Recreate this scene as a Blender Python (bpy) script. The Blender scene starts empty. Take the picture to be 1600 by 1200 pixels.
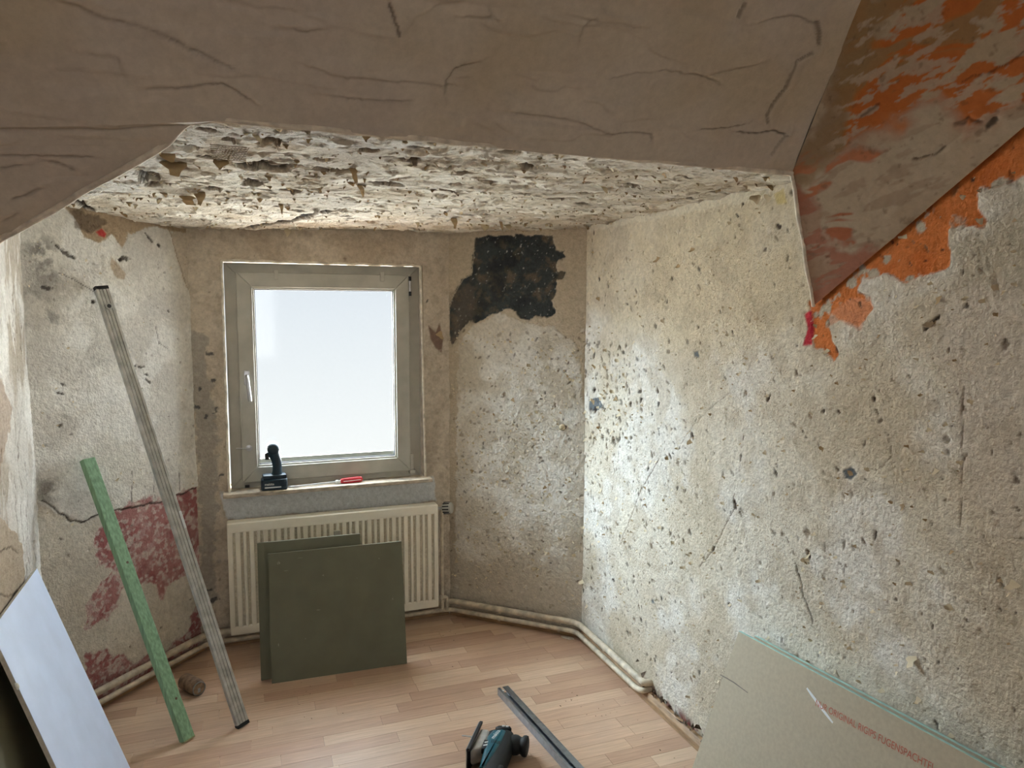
import bpy, math, random
import numpy as np
from mathutils import Vector, Matrix

random.seed(7)
rng = np.random.default_rng(11)
scene = bpy.context.scene
COL = scene.collection

# ---------------------------------------------------------------- camera
F_PX, PITCH, ROLL, CAM_H = 1144.95, 0.101675, -0.0033963, 1.6
cam_data = bpy.data.cameras.new('camera')
cam_data.sensor_width = 36.0
cam_data.lens = 36.0 * F_PX / 1600.0
cam_data.clip_start = 0.02
cam = bpy.data.objects.new('camera', cam_data)
COL.objects.link(cam)
cam.location = (0, 0, CAM_H)
cam.rotation_mode = 'XYZ'
cam.matrix_world = (Matrix.Translation((0, 0, CAM_H)) @ Matrix.Rotation(math.pi / 2 - PITCH, 4, 'X')
                    @ Matrix.Rotation(-ROLL, 4, 'Z'))
scene.camera = cam

# ---------------------------------------------------------------- world, daylight, exposure
scene.view_settings.view_transform = 'Standard'
scene.view_settings.look = 'None'
scene.view_settings.gamma = 1.0
scene.view_settings.use_curve_mapping = False
scene.view_settings.exposure = 0.3
world = bpy.data.worlds.new('sky')
scene.world = world
world.use_nodes = True
wn = world.node_tree.nodes
wl = world.node_tree.links
wn.clear()
w_out = wn.new('ShaderNodeOutputWorld')
w_bg = wn.new('ShaderNodeBackground')
w_bg.inputs['Strength'].default_value = 1.0
w_tc = wn.new('ShaderNodeTexCoord'); w_sep = wn.new('ShaderNodeSeparateXYZ')
w_rp = wn.new('ShaderNodeValToRGB')
w_rp.color_ramp.elements[0].position = 0.40; w_rp.color_ramp.elements[0].color = (0.90, 0.90, 0.89, 1)   # pale street and house fronts
w_rp.color_ramp.elements[1].position = 0.53; w_rp.color_ramp.elements[1].color = (0.70, 0.74, 0.80, 1)   # dull white sky
w_mr = wn.new('ShaderNodeMapRange'); w_mr.inputs[1].default_value = -1; w_mr.inputs[2].default_value = 1
wl.new(w_tc.outputs['Generated'], w_sep.inputs[0]); wl.new(w_sep.outputs['Z'], w_mr.inputs[0])
wl.new(w_mr.outputs[0], w_rp.inputs[0]); wl.new(w_rp.outputs[0], w_bg.inputs['Color'])
wl.new(w_bg.outputs[0], w_out.inputs[0])

def sun_lamp(name, direction, strength, angle, color):
    ld = bpy.data.lights.new(name, 'SUN')
    ld.energy = strength
    ld.angle = math.radians(angle)
    ld.color = color
    lo = bpy.data.objects.new(name, ld)
    COL.objects.link(lo)
    lo.rotation_euler = Vector(direction).to_track_quat('-Z', 'Y').to_euler()
    return lo
# hazy bright sky seen by the window wall, high on the left outside; paler light thrown back up by the street
sun_lamp('overcast_sky', (0.08, -0.95, -0.28), 46.0, 165, (0.88, 0.94, 1.0))
sun_lamp('sky_haze', (0.88, -0.42, -0.42), 17.5, 44, (0.70, 0.86, 1.0))
sun_lamp('street_bounce', (0.12, -0.85, 0.50), 25.0, 110, (1.0, 0.92, 0.77))

# ---------------------------------------------------------------- helpers
_c, _s = math.cos(PITCH), math.sin(PITCH)
_cr, _sr = math.cos(ROLL), math.sin(ROLL)
EYE = np.array([0, 0, CAM_H])
def V3(*a): return np.array(a, float)
def unit(a): return a / np.linalg.norm(a)
def sight(px, py):
    a, b = px - 800, py - 600
    u = a * _cr + b * _sr
    v = -a * _sr + b * _cr
    return np.array([u / F_PX, _c - v / F_PX * _s, -_s - v / F_PX * _c])
def hit(px, py, p, n):
    d = sight(px, py)
    return EYE + d * (np.dot(np.asarray(p) - EYE, n) / np.dot(d, n))
UP = V3(0, 0, 1)
def on_floor(px, py, z=0.0): return hit(px, py, V3(0, 0, z), UP)

def lin(r, g, b):
    f = lambda c: ((c / 255 + 0.055) / 1.055) ** 2.4 if c > 10 else c / 255 / 12.92
    return np.array([f(r), f(g), f(b)])

def tag(o, label=None, cat=None, group=None, kind=None):
    if label: o['label'] = label
    if cat: o['category'] = cat
    if group: o['group'] = group
    if kind: o['kind'] = kind
    return o
def thing(name, label, cat, loc, group=None):
    o = bpy.data.objects.new(name, None)
    o.empty_display_size = 0.05
    COL.objects.link(o)
    o.location = tuple(loc)
    return tag(o, label, cat, group)
def origin_of(o):
    p = V3(0, 0, 0)
    while o is not None:
        p = p + np.array(o.location)
        o = o.parent
    return p

class MB:
    """collects world-space geometry, links it as one mesh"""
    def __init__(self): self.v = []; self.f = []
    def add(self, vs, fs):
        b = len(self.v)
        self.v += [tuple(float(c) for c in p) for p in vs]
        self.f += [tuple(i + b for i in f) for f in fs]
        return self
    def hexa(self, p):   # 8 corners: bottom loop 0-3, top loop 4-7
        return self.add(p, [(3, 2, 1, 0), (4, 5, 6, 7), (0, 1, 5, 4), (1, 2, 6, 5), (2, 3, 7, 6), (3, 0, 4, 7)])
    def box(self, o, ax, lo, hi):
        X, Y, Z = ax
        P = lambda a, b, c: np.asarray(o) + X * a + Y * b + Z * c
        return self.hexa([P(lo[0], lo[1], lo[2]), P(hi[0], lo[1], lo[2]), P(hi[0], hi[1], lo[2]), P(lo[0], hi[1], lo[2]),
                          P(lo[0], lo[1], hi[2]), P(hi[0], lo[1], hi[2]), P(hi[0], hi[1], hi[2]), P(lo[0], hi[1], hi[2])])
    def prism(self, loop, vec):      # polygon loop extruded along vec
        n = len(loop)
        vs = [np.asarray(p) for p in loop] + [np.asarray(p) + vec for p in loop]
        fs = [tuple(range(n))[::-1], tuple(range(n, 2 * n))]
        fs += [(i, (i + 1) % n, n + (i + 1) % n, n + i) for i in range(n)]
        return self.add(vs, fs)
    def rings(self, rings, cap=True):
        n = len(rings[0]); vs = []; fs = []
        for r in rings: vs += list(r)
        for k in range(len(rings) - 1):
            for i in range(n):
                j = (i + 1) % n
                fs.append((k * n + i, k * n + j, (k + 1) * n + j, (k + 1) * n + i))
        if cap:
            fs.append(tuple(range(n))[::-1])
            fs.append(tuple(range((len(rings) - 1) * n, len(rings) * n)))
        return self.add(vs, fs)
    def lathe(self, o, axis, prof, seg=20):   # prof: (distance along axis, radius)
        a = unit(np.asarray(axis, float))
        t = V3(0, 0, 1) if abs(a[2]) < 0.9 else V3(1, 0, 0)
        x = unit(np.cross(t, a)); y = np.cross(a, x)
        R = []
        for d, r in prof:
            R.append([np.asarray(o) + a * d + (x * math.cos(2 * math.pi * k / seg) + y * math.sin(2 * math.pi * k / seg)) * max(r, 1e-4) for k in range(seg)])
        return self.rings(R)
    def tube(self, pts, r, seg=10, bend=0.03):
        pts = [np.asarray(p, float) for p in pts]
        out = [pts[0]]
        for i in range(1, len(pts) - 1):
            a, b, c2 = pts[i - 1], pts[i], pts[i + 1]
            da = unit(a - b); dc = unit(c2 - b)
            m = min(bend, 0.45 * np.linalg.norm(a - b), 0.45 * np.linalg.norm(c2 - b))
            for k in range(6):
                t = k / 5
                out.append((1 - t) ** 2 * (b + da * m) + 2 * t * (1 - t) * b + t * t * (b + dc * m))
        out.append(pts[-1])
        R = []; x = None
        for i, p in enumerate(out):
            d = unit(out[min(i + 1, len(out) - 1)] - out[max(i - 1, 0)])
            if x is None:
                t = V3(0, 0, 1) if abs(d[2]) < 0.9 else V3(1, 0, 0)
                x = unit(np.cross(t, d))
            x = unit(x - d * np.dot(x, d)); y = np.cross(d, x)
            R.append([p + (x * math.cos(2 * math.pi * k / seg) + y * math.sin(2 * math.pi * k / seg)) * r for k in range(seg)])
        return self.rings(R)
    def inflate(self, o, ax, poly, z0, z1, rnd, n=5):   # polygon in ax[0],ax[1], swollen along ax[2] with rounded rims
        X, Y, Z = ax
        P = np.array(poly, float)
        nxt = np.roll(P, -1, 0); prv = np.roll(P, 1, 0)
        e = nxt - prv; nor = np.stack([e[:, 1], -e[:, 0]], 1)
        nor /= np.linalg.norm(nor, axis=1)[:, None] + 1e-9
        area = 0.5 * np.sum(P[:, 0] * nxt[:, 1] - nxt[:, 0] * P[:, 1])
        if area < 0: nor = -nor
        R = []
        lv = [(z0 + rnd * (1 - math.cos(t)), rnd * (1 - math.sin(t))) for t in np.linspace(0, math.pi / 2, n)]
        lv += [(z1 - rnd * (1 - math.sin(t)), rnd * (1 - math.cos(t))) for t in np.linspace(0, math.pi / 2, n)]
        for z, ins in lv:
            Q = P - nor * ins
            R.append([np.asarray(o) + X * q[0] + Y * q[1] + Z * z for q in Q])
        if area < 0: R = [r[::-1] for r in R]
        return self.rings(R)
    def build(self, name, mat, parent=None, smooth=False, bevel=0, sharp=35):
        off = origin_of(parent) if parent is not None else V3(0, 0, 0)
        me = bpy.data.meshes.new(name)
        me.from_pydata([tuple(np.array(p) - off) for p in self.v], [], self.f)
        me.validate(); me.update()
        o = bpy.data.objects.new(name, me)
        COL.objects.link(o)
        if mat is not None: me.materials.append(mat)
        if parent is not None: o.parent = parent
        if smooth:
            me.shade_smooth()
            try: me.set_sharp_from_angle(angle=math.radians(sharp))
            except Exception: pass
        if bevel:
            m = o.modifiers.new('bevel', 'BEVEL'); m.width = bevel; m.segments = 2; m.limit_method = 'ANGLE'
        return o

def text_mesh(name, body, size, o, X, Y, mat, parent, lift=0.0006, bold=0.0):
    cu = bpy.data.curves.new(name, 'FONT')
    cu.body = body; cu.size = size; cu.offset = bold
    tmp = bpy.data.objects.new(name, cu)
    COL.objects.link(tmp)
    dg = bpy.context.evaluated_depsgraph_get(); dg.update()
    me = bpy.data.meshes.new_from_object(tmp.evaluated_get(dg))
    bpy.data.objects.remove(tmp)
    N = np.cross(X, Y); off = origin_of(parent)
    for v in me.vertices:
        p = np.asarray(o) + X * v.co.x + Y * v.co.y + N * lift - off
        v.co = tuple(p)
    me.name = name
    me.materials.clear(); me.materials.append(mat)
    ob = bpy.data.objects.new(name, me)
    COL.objects.link(ob); ob.parent = parent
    return ob

# ---------------------------------------------------------------- materials
def mat_base(name, rough=0.6, metal=0.0, spec=0.4):
    m = bpy.data.materials.new(name); m.use_nodes = True
    nt = m.node_tree; b = nt.nodes['Principled BSDF']
    b.inputs['Roughness'].default_value = rough
    b.inputs['Metallic'].default_value = metal
    b.inputs['Specular IOR Level'].default_value = spec
    return m, nt, b
def mat(name, col, rough=0.6, metal=0.0, var=0.12, scale=30, bump=0.0, col2=None, stretch=None, spec=0.4, bscale=None, thresh=None):
    m, nt, b = mat_base(name, rough, metal, spec)
    N, Lk = nt.nodes, nt.links
    tc = N.new('ShaderNodeTexCoord')
    mp = N.new('ShaderNodeMapping')
    if stretch: mp.inputs['Scale'].default_value = stretch
    Lk.new(tc.outputs['Object'], mp.inputs[0])
    nz = N.new('ShaderNodeTexNoise'); nz.inputs['Scale'].default_value = scale; nz.inputs['Detail'].default_value = 6
    Lk.new(mp.outputs[0], nz.inputs['Vector'])
    rp = N.new('ShaderNodeValToRGB')
    c = np.array(col); c2 = np.array(col2) if col2 is not None else c * (1 - var * 2)
    c1 = c if col2 is not None else np.minimum(c * (1 + var), 1)
    lo, hi = thresh or (0.3, 0.7)
    rp.color_ramp.elements[0].position = lo; rp.color_ramp.elements[1].position = hi
    rp.color_ramp.elements[0].color = (*c2, 1); rp.color_ramp.elements[1].color = (*c1, 1)
    Lk.new(nz.outputs['Fac'], rp.inputs[0]); Lk.new(rp.outputs[0], b.inputs['Base Color'])
    if bump:
        bp = N.new('ShaderNodeBump'); bp.inputs['Strength'].default_value = bump; bp.inputs['Distance'].default_value = 0.002
        n2 = N.new('ShaderNodeTexNoise'); n2.inputs['Scale'].default_value = bscale or scale * 4; n2.inputs['Detail'].default_value = 5
        Lk.new(mp.outputs[0], n2.inputs['Vector'])
        Lk.new(n2.outputs['Fac'], bp.inputs['Height']); Lk.new(bp.outputs[0], b.inputs['Normal'])
    return m
def plaster_material(name, grain=1.0, bump=0.7, bscale=110, bdist=0.0062):
    """colour from the painted attribute Col (alpha = how much brown woodchip speckle), fine grain on top"""
    m, nt, b = mat_base(name, 0.92, 0, 0.15)
    N, Lk = nt.nodes, nt.links
    at = N.new('ShaderNodeAttribute'); at.attribute_name = 'Col'
    ge = N.new('ShaderNodeNewGeometry')
    n1 = N.new('ShaderNodeTexNoise'); n1.inputs['Scale'].default_value = 55; n1.inputs['Detail'].default_value = 8; n1.inputs['Roughness'].default_value = 0.7
    Lk.new(ge.outputs['Position'], n1.inputs['Vector'])
    r1 = N.new('ShaderNodeMapRange'); r1.inputs[1].default_value = 0.25; r1.inputs[2].default_value = 0.75
    r1.inputs[3].default_value = 1 - 0.30 * grain; r1.inputs[4].default_value = 1 + 0.16 * grain
    Lk.new(n1.outputs['Fac'], r1.inputs[0])
    mu = N.new('ShaderNodeMix'); mu.data_type = 'RGBA'; mu.blend_type = 'MULTIPLY'; mu.inputs[0].default_value = 1
    Lk.new(at.outputs['Color'], mu.inputs[6]); Lk.new(r1.outputs[0], mu.inputs[7])
    n2 = N.new('ShaderNodeTexNoise'); n2.inputs['Scale'].default_value = 210; n2.inputs['Detail'].default_value = 5; n2.inputs['Roughness'].default_value = 0.7
    Lk.new(ge.outputs['Position'], n2.inputs['Vector'])
    r2 = N.new('ShaderNodeMapRange'); r2.inputs[1].default_value = 0.55; r2.inputs[2].default_value = 0.63; r2.inputs[4].default_value = 0.8
    Lk.new(n2.outputs['Fac'], r2.inputs[0])
    ml = N.new('ShaderNodeMath'); ml.operation = 'MULTIPLY'
    Lk.new(r2.outputs[0], ml.inputs[0]); Lk.new(at.outputs['Alpha'], ml.inputs[1])
    sp = N.new('ShaderNodeMix'); sp.data_type = 'RGBA'
    sp.inputs[7].default_value = (*lin(128, 104, 76), 1)
    Lk.new(ml.outputs[0], sp.inputs[0]); Lk.new(mu.outputs[2], sp.inputs[6])
    Lk.new(sp.outputs[2], b.inputs['Base Color'])
    n3 = N.new('ShaderNodeTexNoise'); n3.inputs['Scale'].default_value = bscale; n3.inputs['Detail'].default_value = 6
    Lk.new(ge.outputs['Position'], n3.inputs['Vector'])
    bp = N.new('ShaderNodeBump'); bp.inputs['Strength'].default_value = bump; bp.inputs['Distance'].default_value = bdist
    Lk.new(n3.outputs['Fac'], bp.inputs['Height']); Lk.new(bp.outputs[0], b.inputs['Normal'])
    return m
M_PLASTER = plaster_material('old_plaster')
M_SMOOTH = plaster_material('filler_plaster', 0.5, 0.2, 60, 0.004)
M = {}
M['bead'] = mat('plaster_edge', lin(226, 218, 202), 0.9, var=0.15, scale=40, bump=0.5)
M['white'] = mat('white_plastic', lin(182, 180, 170), 0.45, var=0.06, scale=14)
M['gasket'] = mat('rubber_gasket', lin(40, 40, 40), 0.7)
M['enamel'] = mat('radiator_enamel', lin(236, 230, 214), 0.4, var=0.04, scale=12)
M['dusty'] = mat('dusty_shaded_radiator_back', lin(196, 186, 166), 0.8, var=0.12, scale=80)  # dust, plus the shade between the ribs put into the colour
M['chrome'] = mat('steel', lin(190, 192, 195), 0.3, 1.0, var=0.08, scale=20)
M['alu'] = mat('worn_aluminium', lin(188, 188, 184), 0.45, 0.25, var=0.16, scale=25, stretch=(1, 1, 1))
M['zinc'] = mat('galvanised_steel', lin(150, 158, 165), 0.28, 0.9, var=0.1, scale=50)
M['black'] = mat('black_plastic', lin(26, 28, 31), 0.45, var=0.1)
M['rubber'] = mat('black_rubber', lin(20, 25, 28), 0.6, var=0.1)
M['teal'] = mat('teal_plastic', lin(14, 92, 110), 0.35, var=0.1)
M['navy'] = mat('dark_teal_battery', lin(30, 52, 66), 0.45, var=0.12)
M['print'] = mat('white_print', lin(215, 220, 222), 0.6, var=0.03)
M['redprint'] = mat('faded_red_print', lin(186, 104, 88), 0.9, var=0.12, scale=200)
M['red'] = mat('red_plastic', lin(196, 52, 62), 0.35, var=0.1)
M['gboard'] = mat('green_board_paper', lin(112, 112, 95), 0.9, var=0.05, scale=9, spec=0.1)
M['gypsum'] = mat('gypsum_core', lin(205, 202, 192), 0.95, var=0.1, scale=60, bump=0.5)
M['card'] = mat('board_cardboard', lin(178, 167, 147), 0.9, var=0.04, scale=90, spec=0.1)
M['turq'] = mat('turquoise_edge_paper', lin(178, 216, 208), 0.85, var=0.08, scale=40)
M['wpanel'] = mat('white_panel_paper', lin(212, 226, 252), 0.8, var=0.03, scale=10)  # white paper with the blue cast of skylight put into its colour
M['greenwood'] = mat('green_stained_wood', lin(134, 170, 136), 0.75, var=0.18, scale=22, stretch=(6, 6, 0.6), bump=0.2)
M['palewood'] = mat('sawn_wood', lin(150, 150, 108), 0.8, var=0.15, scale=30)
M['sillwood'] = mat('weathered_sill', lin(196, 184, 166), 0.7, var=0.25, scale=24, stretch=(1, 1, 4), bump=0.3)
M['trim'] = mat('oak_skirting', lin(162, 130, 96), 0.45, var=0.2, scale=18, stretch=(1, 1, 5))
M['pipe'] = mat('painted_pipe', lin(206, 194, 172), 0.5, var=0.2, scale=26, bump=0.25)
M['paper'] = mat('wallpaper_scrap', lin(214, 200, 170), 0.9, var=0.15, scale=60)
M['kraft'] = mat('torn_paper_back', lin(176, 152, 116), 0.9, var=0.2, scale=60)
M['dirt'] = mat('mortar_crumbs', lin(104, 90, 76), 0.95, var=0.3, scale=80)
M['can'] = mat('dusty_can', lin(150, 128, 108), 0.5, 0.5, var=0.3, scale=50)
M['alu_groove_shade'] = mat('aluminium_groove_shade', lin(104, 104, 102), 0.5, 0.4)  # darker copy of the aluminium: groove shade put into the colour
M['gcore'] = mat('green_board_edge', lin(146, 146, 128), 0.95, var=0.1, scale=60)
M['scuff'] = mat('pale_scuff', lin(140, 140, 124), 0.95, var=0.25, scale=150)
M['mesh'] = mat('wire_lath', lin(140, 124, 100), 0.6, 0.3)

def laminate():
    m, nt, b = mat_base('laminate_plank', 0.42, 0, 0.4)
    N, Lk = nt.nodes, nt.links
    oi = N.new('ShaderNodeObjectInfo')
    rp = N.new('ShaderNodeValToRGB'); cr = rp.color_ramp
    cols = [(0.0, (182, 148, 124)), (0.35, (202, 170, 144)), (0.65, (210, 182, 156)), (1.0, (190, 152, 128))]
    cr.elements[0].position = 0; cr.elements[0].color = (*lin(*cols[0][1]), 1)
    cr.elements[1].position = 1; cr.elements[1].color = (*lin(*cols[3][1]), 1)
    for p, c in cols[1:3]:
        e = cr.elements.new(p); e.color = (*lin(*c), 1)
    Lk.new(oi.outputs['Random'], rp.inputs[0])
    tc = N.new('ShaderNodeTexCoord'); mp = N.new('ShaderNodeMapping'); mp.inputs['Scale'].default_value = (2.5, 40, 1)
    ad = N.new('ShaderNodeVectorMath'); ad.operation = 'ADD'
    Lk.new(oi.outputs['Location'], ad.inputs[0]); Lk.new(tc.outputs['Object'], ad.inputs[1])
    Lk.new(ad.outputs[0], mp.inputs[0])
    nz = N.new('ShaderNodeTexNoise'); nz.inputs['Scale'].default_value = 3; nz.inputs['Detail'].default_value = 6
    Lk.new(mp.outputs[0], nz.inputs['Vector'])
    r1 = N.new('ShaderNodeMapRange'); r1.inputs[1].default_value = 0.3; r1.inputs[2].default_value = 0.7; r1.inputs[3].default_value = 0.84; r1.inputs[4].default_value = 1.08
    Lk.new(nz.outputs['Fac'], r1.inputs[0])
    mu = N.new('ShaderNodeMix'); mu.data_type = 'RGBA'; mu.blend_type = 'MULTIPLY'; mu.inputs[0].default_value = 1
    Lk.new(rp.outputs[0], mu.inputs[6]); Lk.new(r1.outputs[0], mu.inputs[7])
    # plaster dust lying about
    ge = N.new('ShaderNodeNewGeometry')
    nd = N.new('ShaderNodeTexNoise'); nd.inputs['Scale'].default_value = 3.2; nd.inputs['Detail'].default_value = 8; nd.inputs['Roughness'].default_value = 0.6
    Lk.new(ge.outputs['Position'], nd.inputs['Vector'])
    rd = N.new('ShaderNodeMapRange'); rd.inputs[1].default_value = 0.5; rd.inputs[2].default_value = 0.75; rd.inputs[4].default_value = 0.4
    Lk.new(nd.outputs['Fac'], rd.inputs[0])
    du = N.new('ShaderNodeMix'); du.data_type = 'RGBA'; du.inputs[7].default_value = (*lin(172, 152, 132), 1)
    Lk.new(rd.outputs[0], du.inputs[0]); Lk.new(mu.outputs[2], du.inputs[6])
    Lk.new(du.outputs[2], b.inputs['Base Color'])
    r3 = N.new('ShaderNodeMapRange'); r3.inputs[3].default_value = 0.38; r3.inputs[4].default_value = 0.75
    Lk.new(rd.outputs[0], r3.inputs[0]); Lk.new(r3.outputs[0], b.inputs['Roughness'])
    return m
M['laminate'] = laminate()

def glass():
    m = bpy.data.materials.new('window_glass'); m.use_nodes = True
    nt = m.node_tree; N, Lk = nt.nodes, nt.links
    N.clear()
    out = N.new('ShaderNodeOutputMaterial')
    tr = N.new('ShaderNodeBsdfTransparent'); tr.inputs[0].default_value = (0.94, 0.96, 0.96, 1)
    tl = N.new('ShaderNodeBsdfTranslucent'); tl.inputs[0].default_value = (0.9, 0.9, 0.92, 1)
    gl = N.new('ShaderNodeBsdfGlossy'); gl.inputs['Roughness'].default_value = 0.05
    m1 = N.new('ShaderNodeMixShader'); m1.inputs[0].default_value = 0.0
    m2 = N.new('ShaderNodeMixShader'); m2.inputs[0].default_value = 0.02
    Lk.new(tr.outputs[0], m1.inputs[1]); Lk.new(tl.outputs[0], m1.inputs[2])
    Lk.new(m1.outputs[0], m2.inputs[1]); Lk.new(gl.outputs[0], m2.inputs[2])
    Lk.new(m2.outputs[0], out.inputs[0])
    return m
M['glass'] = glass()

# ---------------------------------------------------------------- noise and painted relief fields
def _hash(ix, iy, seed):
    h = (ix.astype(np.int64) * 374761393 + iy.astype(np.int64) * 668265263 + seed * 982451653) & 0xFFFFFFFF
    h = ((h ^ (h >> 13)) * 1274126177) & 0xFFFFFFFF
    return ((h ^ (h >> 16)) & 0xFFFF) / 65535.0
def vnoise(x, y, seed=0):
    ix, iy = np.floor(x), np.floor(y)
    fx, fy = x - ix, y - iy
    fx = fx * fx * fx * (fx * (fx * 6 - 15) + 10); fy = fy * fy * fy * (fy * (fy * 6 - 15) + 10)
    a = _hash(ix, iy, seed); b = _hash(ix + 1, iy, seed); c = _hash(ix, iy + 1, seed); d = _hash(ix + 1, iy + 1, seed)
    return (a * (1 - fx) + b * fx) * (1 - fy) + (c * (1 - fx) + d * fx) * fy
def fbm(x, y, seed=0, octv=5, gain=0.5):
    s = 0; a = 1; t = 0
    x = np.asarray(x, float); y = np.asarray(y, float)
    for k in range(octv):
        ca, sa = math.cos(0.6 + 1.1 * k), math.sin(0.6 + 1.1 * k)
        sc = 1.93 ** k
        s = s + a * vnoise((x * ca - y * sa) * sc + 17.3 * k, (x * sa + y * ca) * sc - 9.1 * k, seed + k); t += a; a *= gain
    return s / t
def sstep(a, b, x):
    t = np.clip((x - a) / (b - a), 0, 1)
    return t * t * (3 - 2 * t)

class Field:
    """a plastered surface: a fine grid with relief H, colour C and speckle S; painted in its own plane coordinates (metres)"""
    def __init__(self, pos, o, U, W, N):
        self.pos = pos; self.o = np.asarray(o, float); self.U, self.W, self.N = U, W, N
        d = pos - self.o
        self.u = d @ U; self.v = d @ W
        self.H = np.zeros(self.u.shape); self.C = np.zeros(self.u.shape + (3,)); self.S = np.zeros(self.u.shape)
    @classmethod
    def plane(cls, o, U, W, N, u0, u1, v0, v1, res):
        us = np.linspace(u0, u1, int((u1 - u0) / res) + 1); vs = np.linspace(v0, v1, int((v1 - v0) / res) + 1)
        a, b = np.meshgrid(us, vs, indexing='ij')
        pos = np.asarray(o) + a[..., None] * U + b[..., None] * W
        return cls(pos, o, U, W, N)
    @classmethod
    def quad(cls, p00, p10, p11, p01, res, o, U, W, N):
        n1 = int(max(np.linalg.norm(p10 - p00), np.linalg.norm(p11 - p01)) / res) + 2
        n2 = int(max(np.linalg.norm(p01 - p00), np.linalg.norm(p11 - p10)) / res) + 2
        a, b = np.meshgrid(np.linspace(0, 1, n1), np.linspace(0, 1, n2), indexing='ij')
        a = a[..., None]; b = b[..., None]
        pos = (p00 * (1 - a) + p10 * a) * (1 - b) + (p01 * (1 - a) + p11 * a) * b
        return cls(pos, o, U, W, N)
    def uv(self, px, py):
        d = hit(px, py, self.o, self.N) - self.o
        return d @ self.U, d @ self.W
    def base(self, c): self.C[:] = c
    def mixc(self, m, c): self.C += m[..., None] * (np.asarray(c) - self.C)
    def blot(self, c, freq, lo, hi, seed, amt=1.0, fy=None, mask=None, octv=5):
        n = fbm(self.u * freq, self.v * (fy or freq), seed, octv)
        m = sstep(lo, hi, n) * amt
        if mask is not None: m = m * mask
        self.mixc(m, c); return m
    def sdf(self, pts):
        P = np.array(pts)
        d = np.full(self.u.shape, 1e9); inside = np.zeros(self.u.shape, bool)
        n = len(P)
        for i in range(n):
            a, b = P[i], P[(i + 1) % n]
            ex, ey = b - a
            wx, wy = self.u - a[0], self.v - a[1]
            t = np.clip((wx * ex + wy * ey) / (ex * ex + ey * ey + 1e-12), 0, 1)
            d = np.minimum(d, (wx - ex * t) ** 2 + (wy - ey * t) ** 2)
            if abs(ey) > 1e-9:
                inside ^= ((a[1] > self.v) != (b[1] > self.v)) & (self.u < ex * (self.v - a[1]) / ey + a[0])
        d = np.sqrt(d)
        return np.where(inside, -d, d)
    def mask(self, pix, amp=0.02, freq=25, soft=0.004, seed=3, raw=False):
        pts = pix if raw else [self.uv(*p) for p in pix]
        d = self.sdf(pts) + (fbm(self.u * freq, self.v * freq, seed, 5, 0.6) - 0.5) * 2 * amp
        return 1 - sstep(-soft, soft, d)
    def patch(self, pix, c, amt=1.0, h=0.0, sp=None, **k):
        m = self.mask(pix, **k) * amt
        if c is not None: self.mixc(m, c)
        self.H += m * h
        if sp is not None: self.S += m * (sp - self.S)
        return m
    def spot(self, cu, cv, ang, ln, wd, depth, c, amt=1.0, jag=0.35, seed=0):
        r = max(ln, wd) * 1.8
        sel = np.where((abs(self.u - cu) < r) & (abs(self.v - cv) < r)) if self.u.size < 5000 else None
        if sel is None:
            m = (abs(self.u - cu) < r) & (abs(self.v - cv) < r)
            sel = np.nonzero(m)
        if len(sel[0]) == 0: return
        du, dv = self.u[sel] - cu, self.v[sel] - cv
        ca, sa = math.cos(ang), math.sin(ang)
        x = (du * ca + dv * sa) / ln; y = (-du * sa + dv * ca) / wd
        q = np.sqrt(x * x + y * y) + (fbm(self.u[sel] * 90, self.v[sel] * 90, seed, 3) - 0.5) * 2 * jag
        m = 1 - sstep(0.75, 1.1, q)
        self.H[sel] += depth * m
        if c is not None: self.C[sel] += (m * amt)[:, None] * (np.asarray(c) - self.C[sel])
    def spots_grid(self, items):
        """many spots quickly: regular (u,v) grid lookups"""
        u1 = self.u[:, 0]; v1 = self.v[0, :]
        for (cu, cv, ang, ln, wd, depth, c, amt, seed) in items:
            r = max(ln, wd) * 1.5
            i0, i1 = np.searchsorted(u1, [cu - r, cu + r]); j0, j1 = np.searchsorted(v1, [cv - r, cv + r])
            if i1 - i0 < 1 or j1 - j0 < 1: continue
            s = (slice(i0, i1), slice(j0, j1))
            du, dv = self.u[s] - cu, self.v[s] - cv
            ca, sa = math.cos(ang), math.sin(ang)
            q = np.sqrt(((du * ca + dv * sa) / ln) ** 2 + ((-du * sa + dv * ca) / wd) ** 2)
            q = q + (vnoise(self.u[s] * 150, self.v[s] * 150, seed) - 0.5) * 0.8
            m = 1 - sstep(0.6, 1.15, q)
            self.H[s] += depth * m
            if c is not None: self.C[s] += (m * amt)[..., None] * (np.asarray(c) - self.C[s])
    def crack(self, pix, w, depth, c, amt=1.0, wob=0.006, seed=5, step=0, raw=False):
        """polyline crack; step raises the side to its left a little, as a torn layer does"""
        pts = pix if raw else [self.uv(*p) for p in pix]
        P = np.array(pts)
        lo = P.min(0) - 0.04; hi = P.max(0) + 0.04
        m = (self.u > lo[0]) & (self.u < hi[0]) & (self.v > lo[1]) & (self.v < hi[1])
        sel = np.nonzero(m)
        if len(sel[0]) == 0: return
        u = self.u[sel] + (fbm(self.u[sel] * 30, self.v[sel] * 30, seed, 3) - 0.5) * 2 * wob
        v = self.v[sel] + (fbm(self.u[sel] * 30 + 50, self.v[sel] * 30, seed + 9, 3) - 0.5) * 2 * wob
        d = np.full(u.shape, 1e9); sd = np.zeros(u.shape)
        for a, b in zip(P[:-1], P[1:]):
            ex, ey = b - a
            t = np.clip(((u - a[0]) * ex + (v - a[1]) * ey) / (ex * ex + ey * ey + 1e-12), 0, 1)
            q = np.hypot(u - a[0] - ex * t, v - a[1] - ey * t)
            cl = q < d
            d = np.where(cl, q, d); sd = np.where(cl, np.sign(ex * (v - a[1]) - ey * (u - a[0])), sd)
        k = 1 - sstep(w * 0.5, w * 1.2, d)
        self.H[sel] += depth * k
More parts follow.
